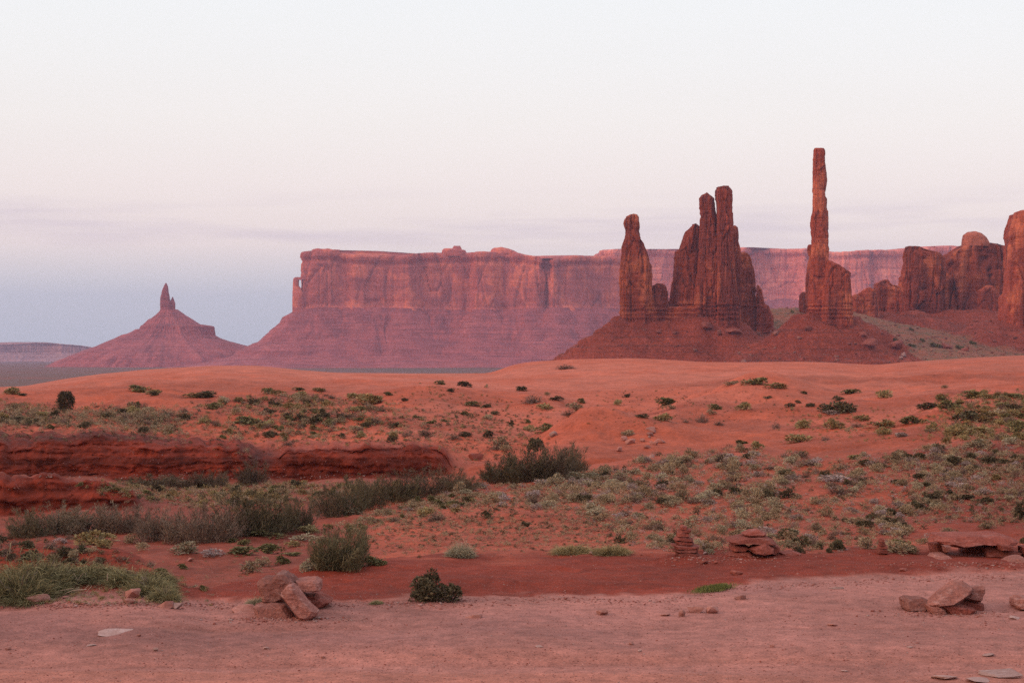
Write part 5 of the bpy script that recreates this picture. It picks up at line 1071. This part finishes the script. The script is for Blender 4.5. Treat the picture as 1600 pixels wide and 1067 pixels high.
zone([(230, 850), (470, 850), (440, 900), (300, 910)], 30, dict(sage=2, green=2, dry=1), 4, 9)
def inside(px, py, pg):
    r = False; j = len(pg) - 1
    for i in range(len(pg)):
        (xi, yi), (xj, yj) = pg[i], pg[j]
        if (yi > py) != (yj > py) and px < (xj - xi) * (py - yi) / (yj - yi) + xi: r = not r
        j = i
    return r
CAND = []
for zi, (pg, n, kinds, w0, w1) in enumerate(ZONES):
    xs_, ys_ = [p[0] for p in pg], [p[1] for p in pg]; c = 0; tries = 0; ks = list(kinds); wt = np.array([kinds[k] for k in ks], float); wt /= wt.sum()
    while c < n and tries < n * 40:
        tries += 1; px, py = rg.uniform(min(xs_), max(xs_)), rg.uniform(min(ys_), max(ys_))
        if not inside(px, py, pg): continue
        if fbm(px * .02, py * .045, zi * 3.1, 301, 3) + rg.uniform(-.4, .9) < 0: continue
        px += rg.normal(0, 16); py += rg.normal(0, 3.0)
        wd = w0 + (w1 - w0) * rg.beta(1.3, 3.2)
        asp = {'sage': .72, 'pale': .62, 'grey': .58, 'dry': .6, 'dark': .7, 'gold': .68, 'green': .6}
        k = rg.choice(ks, p=wt)
        CAND.append((wd, k, px, py, wd * asp[k] * rg.uniform(.75, 1.2))); c += 1
CAND.sort(key=lambda a: -a[0])
budget = dict(sage=190, pale=80, grey=70, dark=90, dry=130, gold=80, green=60); left_ = []
for wd, k, px, py, h in CAND:
    if budget[k] > 0 and wd > 8.0 and -8 < px < 1608:
        budget[k] -= 1; P(k, px, py, wd, h)
    else: left_.append((wd, k, px, py, h))
def cover(name, items, label):
    by = {}
    for wd, k, px, py, h in items: by.setdefault(k, []).append((wd, px, py, h))
    Vs, Fs, Ms, o, mats = [], [], [], 0, []
    for mi, (k, its) in enumerate(by.items()):
        mats.append(MAT[k]); lib = []
        for v in range(5):
            V, f = foliage_arrays(k, 4000 + v * 7 + mi, 70); q = V.reshape(-1, f.shape[1], 3); c_ = q[:, :1]; lib.append(((c_ + (q - c_) * 1.45).reshape(-1, 3), f))
        for wd, px, py, h in its:
            x, y, z = hit(px, py); V, f = lib[rg.randint(5)]; a = rg.uniform(0, 6.28); s = wd / F * y; ca, sa = math.cos(a), math.sin(a)
            Q = np.stack([(V[:, 0] * ca - V[:, 1] * sa) * s + x, (V[:, 0] * sa + V[:, 1] * ca) * s + y + s * .3, V[:, 2] * h / F * y * 1.1 + z - .02], -1)
            Vs.append(Q); Fs.append(f + o); Ms.append(np.full(len(f), mi, np.int32)); o += len(Q)
    me = np_mesh(name, np.concatenate(Vs), np.concatenate(Fs))
    for m_ in mats: me.materials.append(m_)
    me.polygons.foreach_set('material_index', np.concatenate(Ms)); me.update()
    ob = link(name, me); tag(ob, label, 'ground cover', None, 'stuff')
# a dusting of very small tufts over the vegetated ground
extra = []
for zi, (pg, n, kinds, w0, w1) in enumerate(ZONES):
    xs_, ys_ = [p[0] for p in pg], [p[1] for p in pg]; ks = list(kinds); wt = np.array([kinds[k] for k in ks], float); wt /= wt.sum()
    for _ in range(int(n * (11.0 if pg[0][0] >= 440 else 8.0) * (1.25 if pg[0][0] == 600 else .62 if pg[0][0] == 900 else .9))):
        px, py = rg.uniform(min(xs_), max(xs_)), rg.uniform(min(ys_), max(ys_))
        if inside(px, py, pg) and fbm(px * .03, py * .07, zi * 3.1, 305, 3) + rg.uniform(-.6, 1.0) > 0:
            px += rg.normal(0, 18); py += rg.normal(0, 3.0); wd = 2.6 + (w1 * .50) * rg.beta(1.2, 2.6); extra.append((wd, rg.choice(ks, p=wt), px, py, wd * rg.uniform(.5, .85)))
for _ in range(700):     # thin straw at the feet of the road-edge grass
    px, py = rg.normal(130, 110), rg.uniform(880, 946)
    if px < 330 and py > 905 - 30 * math.exp(-((px - 60) / 90) ** 2): extra.append((rg.uniform(5, 13), 'gold' if rg.rand() < .5 else 'pale', px, py, rg.uniform(4, 12)))
cover('ground_cover', left_ + extra, 'small tufts and seedlings scattered over the red slopes')
# bright green grass by the gravel edge
lush = []
V_, F_, o_ = [], [], 0
for _ in range(240):
    u = rg.normal() * .36; px = 1116 + 26 * np.clip(u, -1.1, 1.1) * 1.1; py = 921 - 5 * np.clip(u, -1, 1) + rg.normal() * 1.6
    x, y, z = hit(px, py); n = 16; C = np.array([x, y, z]) + rg.normal(size=(n, 3)) * np.array([.05, .05, 0]); d_ = unit(np.array([0, 0, 1.0]) + .4 * rg.normal(size=(n, 3)))
    v, f = blades(C, d_, rg.uniform(.03, .09, n), np.full(n, .008), rg, 'leaf', .2); V_.append(v); F_.append(f + o_); o_ += len(v)
tag(link('lush_grass', np_mesh('lush_grass', np.concatenate(V_), np.concatenate(F_)), MAT['lush']), 'short bright green grass at the edge of the gravel', 'grass', None, 'stuff')
# grit and pebbles
def grit():
    lib = []
    for k in range(6):
        me = hull_rock(700 + k, 0); n = len(me.vertices); co = np.empty(n * 3, np.float32); me.vertices.foreach_get('co', co); me.calc_loop_triangles()
        t = np.empty(len(me.loop_triangles) * 3, np.int32); me.loop_triangles.foreach_get('vertices', t); lib.append((co.reshape(-1, 3), t.reshape(-1, 3)))
    Vs, Fs, Ms, o = [], [], [], 0
    def put(px, py, s, m):
        nonlocal o
        x, y, z = hit(px, py); V, f = lib[rg.randint(6)]; a = rg.uniform(0, 6.28); ca, sa = math.cos(a), math.sin(a); sx, sy, sz = s * rg.uniform(.7, 1.3), s * rg.uniform(.7, 1.3), s * rg.uniform(.35, .8)
        Q = np.stack([(V[:, 0] * ca - V[:, 1] * sa) * sx + x, (V[:, 0] * sa + V[:, 1] * ca) * sy + y, V[:, 2] * sz + z + sz * .15], -1); Vs.append(Q); Fs.append(f + o); Ms.append(np.full(len(f), m, np.int32)); o += len(Q)
    for _ in range(9500):
        px, py = rg.uniform(-60, 1660), 880 + 230 * rg.uniform(0, 1) ** 1.1
        put(px, py, .012 + .03 * rg.beta(1, 7), rg.choice([0, 1, 2], p=[.5, .36, .14]))
    for cx, cy, sx, n_ in ((450, 966, 60, 240), (1478, 957, 60, 200), (1172, 872, 50, 120), (1070, 870, 30, 80), (1510, 880, 70, 160), (680, 942, 60, 120), (140, 944, 130, 260)):
        for _ in range(n_): put(rg.normal(cx, sx), cy + abs(rg.normal(0, 5)) - 2, .02 + .06 * rg.beta(1, 4), rg.choice([0, 1, 2], p=[.5, .4, .1]))
    for _ in range(1500):
        px = rg.uniform(-40, 1640); put(px, float(np.interp(px, pxs, gy)) + rg.normal(0, 3), .015 + .05 * rg.beta(1, 5), rg.choice([0, 1, 2], p=[.55, .35, .1]))
    for _ in range(1500): put(rg.uniform(0, 700), rg.uniform(695, 765), .04 + .13 * rg.beta(1, 6), rg.choice([0, 1, 2], p=[.62, .32, .06]))
    for _ in range(170): put(rg.uniform(60, 640), rg.normal(745, 3), .06 + .14 * rg.beta(1, 4), 2)
    for _ in range(700): put(rg.uniform(480, 1600), rg.uniform(720, 870), .03 + .08 * rg.beta(1, 6), rg.choice([0, 1, 2], p=[.6, .3, .1]))
    me = np_mesh('gravel', np.concatenate(Vs), np.concatenate(Fs))
    for m_ in ('redpebble', 'pebble', 'palepebble'): me.materials.append(MAT[m_])
    me.polygons.foreach_set('material_index', np.concatenate(Ms)); ob = link('gravel', me); tag(ob, 'pebbles and grit strewn over road, banks and cliff foot', 'gravel', None, 'stuff')
grit()

# ---------------------------------------------------------------- haze over the valley
hz = np.array([(x, y, z) for z in (-34, 470) for y in (-12600, 12600) for x in (-12600, 12600)], float)
hm = np_mesh('haze', hz, np.array([(0, 2, 3, 1), (4, 5, 7, 6), (0, 1, 5, 4), (2, 6, 7, 3), (0, 4, 6, 2), (1, 3, 7, 5)]))
m = bpy.data.materials.new('evening_haze'); m.use_nodes = True; nt = m.node_tree; nt.nodes.clear()
ou = nt.nodes.new('ShaderNodeOutputMaterial'); pv = nt.nodes.new('ShaderNodeVolumePrincipled'); pv.inputs['Color'].default_value = (.62, .58, .86, 1); pv.inputs['Density'].default_value = HAZE; pv.inputs['Anisotropy'].default_value = 0.0
nt.links.new(pv.outputs[0], ou.inputs['Volume'])
ho = link('haze', hm, m); ho['kind'] = 'stuff'; ho['label'] = 'thin lavender evening haze over the whole valley'
